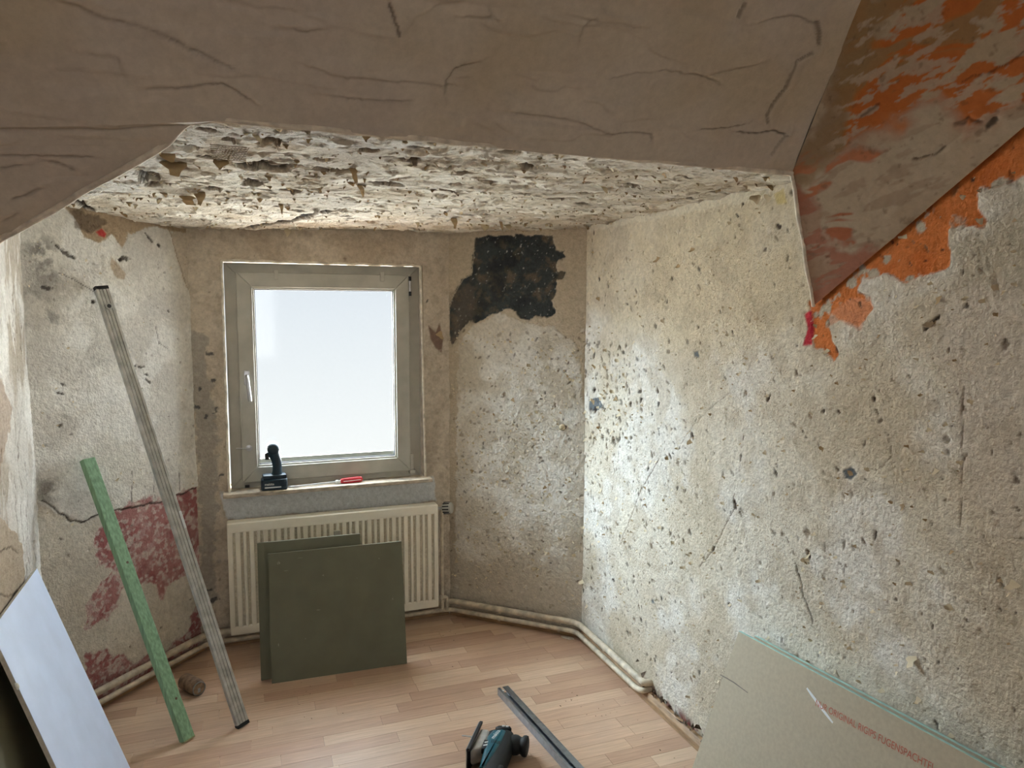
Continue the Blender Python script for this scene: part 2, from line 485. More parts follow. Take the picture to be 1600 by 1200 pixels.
        if step: self.H[sel] += step * np.where(sd > 0, 1, 0) * (1 - sstep(w * 2, 0.035, d))
        if c is not None: self.C[sel] += (k * amt)[:, None] * (np.asarray(c) - self.C[sel])
    def at(self, u, v, lift=0.0): return self.o + self.U * u + self.W * v + self.N * lift

def soften(c):
    """lime plaster is greyer than the swatches: pull near-neutral tints towards grey, leave real paint alone"""
    lum = (c @ np.array([0.25, 0.6, 0.15]))[..., None]
    k = sstep(0.12, 0.32, c.min(-1) / np.maximum(c.max(-1), 1e-4))[..., None]
    return c + (lum - c) * k * 0.32

def build_fields(name, fields, material, keep=None, flip=False):
    VS, FS, CS = [], [], []
    off = 0
    for k, f in enumerate(fields):
        nu, nv = f.u.shape
        p = (f.pos + f.H[..., None] * f.N).reshape(-1, 3)
        idx = np.arange(nu * nv).reshape(nu, nv)
        q = np.stack([idx[:-1, :-1], idx[1:, :-1], idx[1:, 1:], idx[:-1, 1:]], -1).reshape(-1, 4)
        if keep is not None:
            cu = (f.u[:-1, :-1] + f.u[1:, 1:]) * 0.5; cv = (f.v[:-1, :-1] + f.v[1:, 1:]) * 0.5
            q = q[keep(cu, cv).reshape(-1)]
        e1 = p[q[0, 1]] - p[q[0, 0]]; e2 = p[q[0, 3]] - p[q[0, 0]]
        if np.dot(np.cross(e1, e2), f.N) < 0: q = q[:, ::-1]
        used = np.unique(q); remap = np.full(nu * nv, -1); remap[used] = np.arange(len(used))
        VS.append(p[used]); FS.append(remap[q] + off)
        CS.append(np.concatenate([np.clip(soften(f.C), 0.002, 1), f.S[..., None]], -1).reshape(-1, 4)[used])
        off += len(used)
    v = np.concatenate(VS); q = np.concatenate(FS); c = np.concatenate(CS)
    me = bpy.data.meshes.new(name)
    me.vertices.add(len(v)); me.vertices.foreach_set('co', v.astype(np.float32).ravel())
    me.loops.add(q.size); me.loops.foreach_set('vertex_index', q.astype(np.int32).ravel())
    me.polygons.add(len(q))
    me.polygons.foreach_set('loop_start', np.arange(0, q.size, 4, dtype=np.int32))
    me.polygons.foreach_set('use_smooth', np.ones(len(q), bool))
    at = me.attributes.new('Col', 'FLOAT_COLOR', 'POINT')
    at.data.foreach_set('color', c.astype(np.float32).ravel())
    me.update(); me.validate()
    me.materials.append(material)
    o = bpy.data.objects.new(name, me)
    COL.objects.link(o)
    return tag(o, kind='structure')

# ================================================================ the bay: five walls at 45 degrees to each other
A = V3(-1.73444759, 2.62122246, 0); B = V3(-1.44922356, 3.31595272, 0)
C = V3(-0.32358044, 3.73310255, 0); D = V3(0.34718048, 3.45443388, 0); R = V3(0.35967327, -0.93307831, 0)
def inward(a, b):
    d = unit(b - a); return V3(d[1], -d[0], 0)
dL, dW, dF = unit(B - A), unit(C - B), unit(D - C)
nL, nW, nF, nR, nS = inward(A, B), inward(B, C), inward(C, D), inward(D, D + R), -inward(A, A + R)
lenL, lenW, lenF = (np.linalg.norm(q) for q in (B - A, C - B, D - C))
CEIL = 1.978
LIP = 1.95
# roof slope: lower edge of the plaster above the bay
L0 = hit(290, 195, V3(0, 0, LIP), UP); L1 = hit(338, 189, V3(0, 0, LIP + 0.003), UP)
CR = hit(1235, 268, V3(0, 0, LIP), UP)
PR = hit(1270, 475, D + nR * 0.006, nR); QR = hit(1600, 190, D + nR * 0.006, nR)
nFR = unit(np.cross(PR - CR, QR - PR))
if np.dot(nFR, EYE - CR) < 0: nFR = -nFR
XR = hit(1340, 0, CR, nFR)
nT = unit(np.cross(CR - L0, XR - L0))
if nT[2] > 0: nT = -nT
KL = hit(0, 205, L0, nT)
ML = hit(0, 380, L0, nT); nFL = nT
L2 = hit(258, 229, L0, nFL)

TAN = lin(206, 188, 162); CREAM = lin(216, 204, 178); WHITE = lin(222, 217, 206); PLASTER = lin(205, 196, 178)
BROWN = lin(112, 88, 62); DARK = lin(62, 50, 40); SLATE = lin(66, 74, 76); REDP = lin(182, 100, 98); PINK = lin(200, 146, 138)
ORANGE = lin(206, 122, 66); TAUPE = lin(178, 160, 138); OLIVE = lin(150, 122, 78)

def spread(n, u0, u1, v0, v1): return rng.uniform(u0, u1, n), rng.uniform(v0, v1, n)

def relief(f, a1=0.0025, a2=0.0012, seed=1):
    f.H += (fbm(f.u * 5, f.v * 5, seed, 3) - 0.5) * 2 * a1 + (fbm(f.u * 45, f.v * 45, seed + 4, 4) - 0.5) * 2 * a2 + (fbm(f.u * 105, f.v * 105, seed + 8, 2) - 0.5) * a2 * 0.9

def marks(f, n, region, size, cols, depth, seed, ang=None, aspect=3.0, amt=0.9):
    """scattered nicks where the wallpaper and the skim came away"""
    u0, u1, v0, v1 = region; it = []
    for k in range(n):
        s = size[0] + (size[1] - size[0]) * rng.random() ** 2.5
        a = rng.normal(*(ang or (0, 2)))
        it.append((rng.uniform(u0, u1), rng.uniform(v0, v1), a, s, s / rng.uniform(1.2, aspect), depth, cols[rng.integers(len(cols))], amt * rng.uniform(0.5, 1), seed + k % 13))
    f.spots_grid(it)

# ---- wall_left: two coats of plaster, the lower one with red paint left on it
f = FL_ = Field.plane(A, dL, UP, nL, -0.005, lenL + 0.005, 0, 2.02, 0.0045)
f.base(lin(218, 211, 196)); relief(f, 0.003, 0.0014, 21)
f.blot(lin(196, 189, 178), 5, 0.38, 0.7, 22, 0.7); f.blot(lin(230, 226, 216), 9, 0.45, 0.66, 23, 0.7)
low = f.mask([(60, 790), (110, 815), (130, 821), (160, 806), (212, 796), (256, 786), (312, 764), (330, 1100), (0, 1300), (0, 800)], amp=0.012, soft=0.003, seed=24)
f.mixc(low, lin(216, 206, 186)); f.H -= low * 0.004
f.blot(lin(198, 186, 164), 12, 0.45, 0.65, 25, 0.6, mask=low)
red = f.mask([(183, 802), (225, 785), (268, 780), (303, 762), (319, 790), (316, 880), (318, 1000), (309, 960), (306, 900), (290, 903), (270, 912), (256, 938), (240, 912), (222, 925), (196, 928), (172, 975), (138, 985), (142, 950), (163, 915), (190, 898), (158, 885), (150, 842)], amp=0.035, freq=22, soft=0.006, seed=26)
red = np.maximum(red, f.mask([(138, 1030), (170, 1022), (195, 1030), (214, 1048), (236, 1018), (262, 1020), (296, 990), (310, 950), (322, 960), (318, 1012), (245, 1058), (150, 1110)], amp=0.03, freq=24, soft=0.006, seed=27))
wear = sstep(0.30, 0.52, fbm(f.u * 26, f.v * 26, 28, 5, 0.65))
f.mixc(red * 0.8, lin(204, 160, 152)); f.mixc(red * (0.25 + 0.6 * wear), REDP); f.mixc(red * 0.5 * sstep(0.5, 0.62, fbm(f.u * 8, f.v * 8, 29)), lin(160, 70, 74))
f.mixc(red * 0.7 * sstep(0.56, 0.62, fbm(f.u * 60, f.v * 60, 31, 4)), lin(214, 196, 182)); f.H -= red * 0.0012
f.patch([(262, 355), (280, 420), (298, 470), (306, 520), (309, 600), (311, 700), (313, 764), (345, 764), (330, 340)], TAN, amp=0.022, freq=34, h=-0.003, seed=32)
f.patch([(313, 764), (318, 820), (318, 1010), (350, 1010), (345, 764)], TAN, amp=0.012, freq=34, seed=33)
f.patch([(95, 320), (180, 330), (300, 350), (290, 368), (262, 361), (238, 358), (200, 368), (190, 390), (182, 380), (172, 372), (150, 382), (130, 376), (118, 352)], lin(176, 146, 104), amp=0.015, h=-0.002, seed=34)
f.patch([(108, 335), (150, 340), (165, 352), (140, 372), (118, 360)], BROWN, 0.75, amp=0.02, seed=35)
f.patch([(170, 400), (185, 420), (196, 432), (194, 442), (182, 440), (172, 420)], lin(186, 162, 130), amp=0.008, seed=36)
f.patch([(148, 366), (158, 362), (165, 370), (162, 377), (152, 373)], lin(184, 66, 62), amp=0.006, seed=37)
for p, w in (((62, 395), 0.9), ((72, 430), 0.8), ((50, 470), 0.5), ((85, 500), 0.5), ((75, 770), 0.8), ((100, 655), 0.4), ((150, 560), 0.3)):
    u, v = f.uv(*p); d = np.hypot(f.u - u, f.v - v)
    f.mixc((1 - sstep(0.0, 0.10, d)) * w * sstep(0.42, 0.62, fbm(f.u * 20, f.v * 20, 38, 5, 0.65)), lin(116, 108, 98))
for p, l, w in (((104, 402), 0.035, 0.008), ((193, 408), 0.022, 0.010), ((188, 410), 0.012, 0.006), ((232, 376), 0.03, 0.005), ((247, 388), 0.012, 0.008), ((88, 390), 0.03, 0.005),
                ((72, 455), 0.03, 0.006), ((97, 605), 0.02, 0.006), ((96, 670), 0.018, 0.004), ((262, 490), 0.008, 0.005), ((145, 476), 0.008, 0.007), ((340, 940), 0.02, 0.015), ((218, 577), 0.03, 0.005), ((228, 590), 0.02, 0.006), ((232, 600), 0.02, 0.004), ((95, 620), 0.02, 0.004)):
    f.spot(*f.uv(*p), rng.normal(-0.5, 0.5), l * 0.85, w, -0.004, DARK * 1.3, 0.85, 1.0, seed=39)
marks(f, 190, (0, lenL, 0.1, 1.9), (0.003, 0.010), (DARK * 1.6, BROWN), -0.002, 40, (-0.6, 0.5), 2.5, 0.7)
f.crack([(68, 788), (110, 816), (130, 822), (160, 806), (212, 797), (256, 787), (312, 765)], 0.004, -0.004, DARK, 0.9, 0.008, 41)
f.crack([(90, 430), (125, 448), (150, 462)], 0.002, -0.002, DARK, 0.7, 0.004, 42); f.crack([(242, 510), (248, 540), (262, 548)], 0.002, -0.002, DARK, 0.7, 0.004, 43)
f.crack([(207, 740), (206, 795)], 0.002, -0.002, DARK, 0.8, 0.004, 44); f.crack([(280, 740), (282, 770)], 0.002, -0.002, DARK, 0.8, 0.004, 44)
f.crack([(240, 745), (243, 790)], 0.002, -0.002, DARK, 0.6, 0.004, 45); f.crack([(264, 362), (281, 420), (299, 470), (307, 520), (310, 600), (312, 700), (314, 764)], 0.0022, -0.001, BROWN, 0.6, 0.004, 46)
wall_left = build_fields('wall_left', [f], M_PLASTER)

# ---- wall_back: bare tan plaster round the window
f = FW_ = Field.plane(B, dW, UP, nW, -0.005, lenW + 0.005, 0, 2.02, 0.0045)
f.base(TAN); relief(f, 0.003, 0.0012, 51)
f.blot(lin(184, 162, 132), 5, 0.35, 0.75, 52, 0.7); f.blot(lin(216, 200, 174), 12, 0.42, 0.74, 53, 0.6); f.blot(lin(172, 150, 122), 30, 0.48, 0.70, 54, 0.45)
f.patch([(345, 772), (680, 745), (682, 782), (640, 790), (356, 815)], lin(208, 211, 211), amp=0.012, seed=55, h=0.002)
f.patch([(668, 508), (680, 520), (686, 506), (692, 530), (690, 552), (680, 545), (672, 530)], lin(142, 108, 88), amp=0.004, h=-0.003, seed=56)
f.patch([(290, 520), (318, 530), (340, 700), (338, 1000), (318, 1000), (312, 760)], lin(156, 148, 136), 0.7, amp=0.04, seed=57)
for p, l in (((326, 556), 0.016), ((333, 598), 0.014), ((337, 644), 0.016), ((348, 745), 0.014), ((335, 942), 0.026), ((330, 925), 0.012), ((322, 655), 0.012), ((668, 470), 0.012), ((308, 640), 0.014), ((312, 612), 0.012)):
    f.spot(*f.uv(*p), rng.normal(0.9, 0.6), l * 0.9, l * 0.5, -0.003, lin(70, 74, 78), 0.85, 1.0, seed=58)
marks(f, 130, (0, lenW, 0.05, 1.95), (0.003, 0.011), (BROWN, lin(206, 190, 160)), -0.0015, 59, None, 2, 0.7)
hole = (0.138, 1.070, 0.735, 1.817)
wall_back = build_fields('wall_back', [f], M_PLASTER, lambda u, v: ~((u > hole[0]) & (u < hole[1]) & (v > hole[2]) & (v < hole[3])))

# ---- wall_back_right: slate-coloured bare patch under the ceiling
f = FF_ = Field.plane(C, dF, UP, nF, -0.005, lenF + 0.005, 0, 2.02, 0.004)
f.base(lin(214, 204, 184)); relief(f, 0.003, 0.002, 61)
f.blot(lin(198, 184, 156), 6, 0.4, 0.65, 62, 0.7); f.blot(lin(226, 220, 206), 11, 0.45, 0.65, 63, 0.8)
f.patch([(690, 340), (930, 340), (930, 700), (912, 640), (905, 540), (866, 512), (820, 505), (780, 490), (735, 510), (715, 540), (712, 940), (690, 960)], lin(198, 178, 144), 0.9, amp=0.02, h=-0.002, seed=64)
f.patch([(690, 850), (760, 890), (800, 850), (850, 880), (915, 840), (920, 1000), (690, 1000)], lin(196, 182, 156), 0.8, amp=0.06, freq=9, soft=0.02, seed=65)
slate_px = [(740, 372), (760, 368), (800, 367), (861, 366), (866, 390), (880, 391), (882, 402), (868, 408), (866, 416), (871, 424), (881, 426), (880, 434), (868, 438), (867, 455), (861, 468), (867, 488), (855, 497), (835, 492), (826, 500), (812, 498), (797, 481), (780, 486), (760, 495), (743, 505), (733, 502), (718, 520), (705, 542), (701, 520), (700, 480), (708, 460), (722, 435), (735, 430), (737, 400)]
rim = f.mask(slate_px, amp=0.013, freq=42, soft=0.003, seed=66)
f.H -= rim * 0.006; f.mixc(rim, SLATE)
f.mixc(rim * sstep(0.50, 0.72, fbm(f.u * 20, f.v * 20, 67, 5, 0.65)) * 0.75, lin(118, 102, 76)); f.mixc(rim * sstep(0.45, 0.66, fbm(f.u * 9, f.v * 9, 68, 5)) * 0.6, lin(44, 50, 54))
f.mixc(rim * sstep(0.82, 0.88, fbm(f.u * 90, f.v * 90, 69, 2)) * 0.7, lin(180, 182, 172)); f.H += rim * (fbm(f.u * 70, f.v * 70, 75, 3) - 0.5) * 0.004
f.patch([(702, 460), (735, 435), (742, 470), (735, 505), (706, 540)], lin(124, 104, 82), 0.4, amp=0.05, freq=24, soft=0.02, seed=70)
f.crack([(740, 373), (737, 400), (735, 430), (722, 436), (708, 460), (700, 482), (701, 520), (705, 543)], 0.002, 0.002, lin(206, 190, 160), 0.6, 0.004, 71)
marks(f, 260, (0, lenF, 0.1, 1.55), (0.004, 0.016), (lin(150, 128, 96), lin(120, 98, 70), lin(226, 218, 200)), 0.0025, 72, (0.4, 0.9), 2.5, 0.75)
marks(f, 200, (0, lenF, 0.3, 1.5), (0.004, 0.013), (DARK * 1.4, BROWN * 0.8), -0.003, 73, (0.6, 0.8), 2.5, 0.8)
f.spot(*f.uv(880, 668), 0.4, 0.02, 0.012, -0.006, DARK, 0.9, seed=74)
wall_back_right = build_fields('wall_back_right', [f], M_PLASTER)

# ---- wall_right: long wall, torn woodchip paper, orange paint under the slope
f = FR_ = Field.plane(D, R, UP, nR, -0.005, 2.75, 0, 2.35, 0.0045)
f.base(CREAM); relief(f, 0.004, 0.0014, 81)
f.blot(lin(204, 186, 152), 3.2, 0.4, 0.66, 82, 0.8); f.blot(lin(224, 218, 204), 5, 0.45, 0.66, 83, 0.8)
f.patch([(905, 340), (1240, 270), (1270, 500), (1130, 560), (1010, 520), (915, 480)], lin(216, 196, 152), 0.7, amp=0.10, freq=6, soft=0.06, seed=84)
f.blot(lin(190, 172, 138), 14, 0.46, 0.68, 85, 0.5)
for reg, sp in (([(935, 700), (1000, 690), (1110, 720), (1110, 800), (1080, 860), (1060, 920), (960, 900), (935, 820)], 1.0), ([(1110, 440), (1200, 430), (1230, 640), (1110, 690), (1060, 640)], 0.9), ([(1160, 760), (1250, 770), (1260, 870), (1170, 880)], 0.9),
                ([(1000, 380), (1060, 390), (1060, 560), (1000, 600)], 0.9), ([(1130, 600), (1240, 590), (1250, 660), (1140, 680)], 0.8), ([(1060, 380), (1250, 350), (1250, 480), (1060, 520)], 0.8), ([(915, 640), (1250, 600), (1400, 900), (1100, 1100), (915, 900)], 0.4)):
    f.S = np.maximum(f.S, f.mask(reg, amp=0.09, freq=8, soft=0.05, seed=86) * sp)
orange_px = [(1262, 470), (1270, 496), (1270, 541), (1291, 547), (1303, 565), (1312, 550), (1297, 526), (1291, 505), (1312, 496), (1342, 511), (1364, 478), (1357, 460), (1336, 454), (1345, 430), (1378, 424), (1414, 436), (1450, 424), (1480, 412), (1484, 382), (1477, 352), (1534, 352), (1540, 340), (1525, 319), (1528, 289), (1549, 292), (1576, 277), (1600, 265), (1760, 190), (1800, -150), (1600, 60), (1400, 300)]
org = f.mask(orange_px, amp=0.012, freq=20, soft=0.003, seed=87)
f.mixc(org, ORANGE); f.H -= org * 0.003; f.S *= (1 - org)
f.mixc(org * 0.6 * sstep(0.5, 0.65, fbm(f.u * 12, f.v * 12, 88)), lin(196, 104, 48))
f.mixc(org * sstep(0.64, 0.68, fbm(f.u * 14, f.v * 14, 89, 5)), lin(190, 176, 148))
f.patch([(1290, 505), (1312, 498), (1342, 513), (1364, 478), (1357, 460), (1330, 462), (1300, 480)], lin(222, 150, 108), 0.7, amp=0.01, seed=90)
f.patch([(1255, 487), (1267, 481), (1270, 500), (1268, 535), (1255, 536), (1261, 512)], lin(190, 52, 66), amp=0.006, seed=91)
f.patch([(1485, 380), (1530, 355), (1600, 280), (1700, 250), (1700, 480), (1560, 470), (1500, 440)], lin(190, 176, 144), 0.8, amp=0.05, freq=10, soft=0.02, seed=92)
f.patch([(1420, 520), (1520, 440), (1700, 420), (1700, 900), (1500, 800), (1480, 640)], lin(206, 190, 166), 0.7, amp=0.08, freq=7, soft=0.04, seed=93)
for poly in ([(920, 624), (936, 619), (941, 634), (930, 643), (921, 640)], [(1319, 732), (1332, 727), (1340, 736), (1330, 746), (1321, 744)], [(1083, 547), (1090, 546), (1091, 556), (1084, 557)], [(1019, 935), (1024, 934), (1024, 941), (1020, 942)]):
    f.patch(poly, lin(92, 104, 112), 0.95, amp=0.008, freq=60, h=-0.003, seed=94)
f.patch([(915, 345), (1230, 280), (1225, 300), (1070, 332), (960, 352), (915, 362)], lin(226, 214, 184), 0.7, amp=0.012, seed=95)
f.patch([(1205, 300), (1222, 290), (1230, 316), (1212, 318)], lin(206, 184, 106), 0.9, amp=0.006, seed=96)
# nicks and slits, most of them leaning the same way as the scraper went
marks(f, 900, (0, 2.4, 0.15, 1.95), (0.004, 0.015), (BROWN * 0.8, DARK * 1.3, lin(140, 116, 84)), -0.003, 97, (2.1, 0.5), 4.0, 1.0)
marks(f, 420, (0.0, 0.85, 0.12, 1.4), (0.004, 0.014), (BROWN * 0.8, DARK * 1.3), -0.003, 98, (2.1, 0.6), 3.5, 1.0)
marks(f, 130, (0.0, 0.45, 0.95, 1.45), (0.005, 0.020), (DARK * 1.5, BROWN), -0.004, 99, (1.0, 0.8), 2.2, 0.9)
marks(f, 300, (0, 2.4, 0.1, 1.9), (0.006, 0.022), (lin(226, 216, 194), lin(184, 166, 134)), 0.002, 100, (2.1, 0.7), 3.0, 0.6)
for p, l, w, a in (((1083, 680), 0.022, 0.010, 2.0), ((1047, 710), 0.022, 0.006, 2.1), ((1013, 732), 0.016, 0.006, 1.0), ((924, 770), 0.03, 0.006, 1.7), ((911, 820), 0.04, 0.007, 1.4), ((1149, 786), 0.03, 0.009, 1.9), ((1116, 856), 0.02, 0.006, 1.2), ((1200, 620), 0.02, 0.01, 1.0), ((1213, 737), 0.02, 0.007, 2.0),
                   ((985, 630), 0.02, 0.01, 1.0), ((1000, 625), 0.022, 0.008, 1.2), ((962, 650), 0.015, 0.01, 0.7), ((1028, 630), 0.014, 0.01, 1.2), ((1286, 640), 0.012, 0.008, 1), ((1365, 620), 0.012, 0.008, 1), ((1265, 862), 0.022, 0.007, 2), ((1370, 830), 0.022, 0.004, 1.5), ((1455, 500), 0.04, 0.008, 0.8), ((1540, 190), 0.03, 0.02, 0.5)):
    f.spot(*f.uv(*p), a, l * 0.7, w * 0.8, -0.005, DARK * 1.4, 0.9, 0.5, seed=101)
f.crack([(1150, 770), (1146, 795), (1120, 850), (1095, 885)], 0.0022, -0.002, BROWN, 0.8, 0.008, 102)
f.crack([(1030, 715), (1000, 770), (988, 805), (970, 850)], 0.0022, -0.002, BROWN, 0.8, 0.006, 103)
f.crack([(1505, 600), (1504, 700), (1503, 820)], 0.0022, -0.002, BROWN, 0.7, 0.002, 104)
f.crack([(1140, 610), (1085, 660), (1060, 700)], 0.002, -0.0015, BROWN, 0.5, 0.006, 105)
f.crack([(1246, 880), (1258, 930), (1270, 970)], 0.003, -0.003, DARK * 1.4, 0.8, 0.008, 106)
f.crack([(1390, 690), (1395, 710), (1370, 735)], 0.002, -0.002, BROWN, 0.6, 0.008, 107)
# dark brown and red blotches low on the wall, fading upwards
u0, v0 = f.uv(1060, 1110)
f.mixc((1 - sstep(0.0, 0.06, f.v - 0.03)) * sstep(0.45, 0.6, fbm(f.u * 22, f.v * 22, 108)) * 0.8, lin(96, 62, 50))
f.mixc((1 - sstep(0.0, 0.05, f.v - 0.04)) * sstep(0.5, 0.6, f.u) * (1 - sstep(1.0, 1.1, f.u)) * sstep(0.4, 0.55, fbm(f.u * 30, f.v * 30, 109)) * 0.8, lin(150, 56, 52))
g1 = Field.plane(D, R, UP, nR, 2.75, 6.3, 0, 3.6, 0.08); g1.base(CREAM)
g2 = Field.plane(D, R, UP, nR, -0.005, 2.75, 2.35, 3.6, 0.05); g2.base(ORANGE)
wall_right = build_fields('wall_right', [f, g1, g2], M_PLASTER)

# ---- wall_left_side: narrow return, white filler, with a thick darker coat left at the bottom
f = FS_ = Field.plane(A, R, UP, nS, -0.005, 0.95, 0, 2.02, 0.005)
f.base(lin(212, 206, 196)); relief(f, 0.006, 0.002, 111)
f.blot(lin(178, 160, 134), 6, 0.5, 0.62, 112, 0.8, fy=2); f.blot(lin(230, 226, 218), 18, 0.5, 0.6, 113, 0.7, fy=5)
f.patch([(0, 600), (18, 640), (10, 700), (0, 760), (-60, 700)], lin(178, 150, 122), 0.8, amp=0.03, seed=114)
for k in range(24):
    u, v = rng.uniform(0.05, 0.5), rng.uniform(0.7, 1.8)
    f.crack([(u, v), (u + rng.normal(0, .02), v - 0.08), (u + rng.normal(0, .03), v - 0.16)], 0.003, -0.003, BROWN, 0.8, 0.01, 115 + k, raw=True)
thick = f.mask([(-300, 560), (-60, 790), (0, 818), (18, 838), (27, 856), (29, 890), (33, 940), (40, 1300), (-400, 1400)], amp=0.01, soft=0.003, seed=116)
f.mixc(thick, lin(182, 160, 130)); f.H += thick * 0.016
f.crack([(-10, 870), (10, 860), (20, 872)], 0.003, -0.003, DARK, 0.8, 0.004, 117); f.crack([(-10, 935), (8, 938), (22, 930)], 0.003, -0.003, DARK, 0.8, 0.004, 118)
wall_left_side = build_fields('wall_left_side', [f], M_PLASTER)

# ---- ceiling of the bay: shredded wood-chip paper over lath
f = FC_ = Field.plane(V3(B[0], B[1], CEIL), dW, nW, -UP, -0.75, 2.15, -0.02, 2.75, 0.005)
eLC = unit(CR - L0); nLC = unit(np.cross(UP, eLC))
if np.dot(nLC, nW) < 0: nLC = -nLC
wx = f.o + f.u[..., None] * f.U + f.v[..., None] * f.W
beyond = (wx - L0) @ nLC
f.base(lin(222, 210, 184)); relief(f, 0.004, 0.0018, 121)
f.H += (fbm(f.u * 4, f.v * 12, 122, 4) - 0.5) * 0.022 + (fbm(f.u * 20, f.v * 24, 136, 4) - 0.5) * 0.010
f.H -= 0.012 * 0
droop = (1 - sstep(0.0, 0.7, np.hypot(f.u, f.v))) * 0.028
f.H += droop
f.blot(lin(232, 224, 204), 7, 0.45, 0.62, 123, 0.9, fy=9); f.blot(lin(198, 178, 142), 8, 0.5, 0.66, 124, 0.8, fy=10)
f.blot(lin(184, 172, 152), 4, 0.48, 0.68, 125, 0.6, fy=10)
f.patch([(105, 322), (210, 270), (262, 215), (300, 195), (560, 212), (700, 228), (560, 235), (330, 215), (270, 255), (235, 280), (215, 305), (140, 312)], lin(214, 210, 200), 0.9, amp=0.03, seed=126)
f.patch([(700, 222), (1235, 262), (1230, 282), (1140, 275), (900, 255), (740, 242)], lin(226, 218, 200), 0.8, amp=0.02, seed=127)
f.S = np.clip(sstep(0.45, 0.6, fbm(f.u * 5, f.v * 5, 128)) * sstep(0.9, 1.6, f.u) * 0.55, 0, 1)
rg = (-0.4, 2.0, 0.02, 2.3)
marks(f, 760, rg, (0.006, 0.026), (lin(160, 130, 88), lin(132, 104, 72), lin(182, 154, 110)), -0.004, 129, (0.0, 0.6), 2.2, 0.9)
marks(f, 330, rg, (0.006, 0.030), (DARK * 0.9, BROWN * 0.8), -0.010, 130, (0.0, 0.4), 2.6, 1.0)
marks(f, 700, rg, (0.006, 0.03), (lin(238, 232, 214),), 0.006, 131, (0.0, 0.8), 2.2, 0.8)
for px, py, hw, hh in ((232, 281, 20, 8), (246, 294, 26, 3.5), (221, 288, 7, 4), (424, 262, 34, 6.5), (385, 262, 18, 4), (418, 223, 24, 4.5), (395, 286, 18, 5), (578, 234, 20, 4.5), (356, 220, 10, 4),
                       (300, 235, 12, 2), (345, 268, 12, 2), (305, 288, 18, 2), (540, 270, 24, 2), (600, 286, 28, 2), (505, 268, 22, 2), (822, 258, 14, 3), (985, 288, 14, 2), (930, 337, 20, 1.5), (1050, 330, 12, 1.5), (470, 205, 16, 2), (640, 250, 16, 2), (700, 300, 20, 1.5), (330, 300, 16, 2), (450, 300, 18, 1.5), (760, 285, 14, 1.5), (870, 310, 16, 1.5)):
    u, v = f.uv(px, py); ua, _ = f.uv(px + hw, py); _, va = f.uv(px, py + hh)
    f.spot(u, v, 0.0, abs(ua - u), max(abs(va - v), 0.012), -0.022, DARK * 0.7, 0.95, 0.45, seed=132)
    f.spot(u + 0.01, v - 0.01, 0.0, abs(ua - u) * 0.5, max(abs(va - v), 0.012) * 0.45, 0.010, lin(150, 128, 100), 0.7, 0.5, seed=137)
f.crack([(125, 306), (170, 306), (205, 309), (232, 312)], 0.022, -0.020, DARK * 0.6, 1, 0.004, 133)
f.crack([(385, 350), (440, 347), (465, 343), (490, 335), (520, 330)], 0.030, -0.018, DARK * 0.6, 1, 0.01, 134)
f.crack([(110, 316), (125, 324), (135, 330)], 0.022, -0.014, DARK, 1, 0.01, 135)
corners = [(-5, -5)]
cpoly = np.array([[(p - f.o) @ f.U, (p - f.o) @ f.W] for p in (A + R * 2.4 - nS * 0.01, A - nS * 0.01, B, C, D, D + R * 2.6)])
sd = f.sdf([tuple(p) for p in cpoly])
def keep_ceiling(u, v):
    w = f.o + u[..., None] * f.U + v[..., None] * f.W
    s = 0.25 * (sd[:-1, :-1] + sd[1:, 1:] + sd[1:, :-1] + sd[:-1, 1:])
    return (s < 0.015) & ((w - L0) @ nLC < 0.02)
ceiling = build_fields('ceiling', [f], M_PLASTER, keep_ceiling)

# ---- ceiling_slope: smoothed roof plaster in front of the bay and the half-stripped infill beside it
gT = unit(np.cross(nT, eLC))
if gT[2] < 0: gT = -gT
kdir = unit(KL - L0); xdir = unit(XR - CR)
KX = L0 + kdir * 1.3
def slope_paint(f, seed):
    f.base(lin(204, 192, 172)); relief(f, 0.004, 0.0006, seed)
    w = fbm(f.u * 1.4, f.v * 7, 142, 4); f.H += (w - 0.5) * 0.012
    for sd_i, fu, fv in ((143, 2.2, 8), (146, 3.5, 14), (147, 1.6, 18)):
        a_ = fbm(f.u * fu + 3, f.v * fv, sd_i, 3)
        f.H += sstep(0.485, 0.505, a_) * 0.0042 * sstep(0.45, 0.6, fbm(f.u * 2, f.v * 2, sd_i + 40, 2))
    f.blot(lin(192, 174, 138), 2.2, 0.42, 0.7, 144, 0.7); f.blot(lin(194, 182, 168), 5, 0.45, 0.7, 145, 0.5)
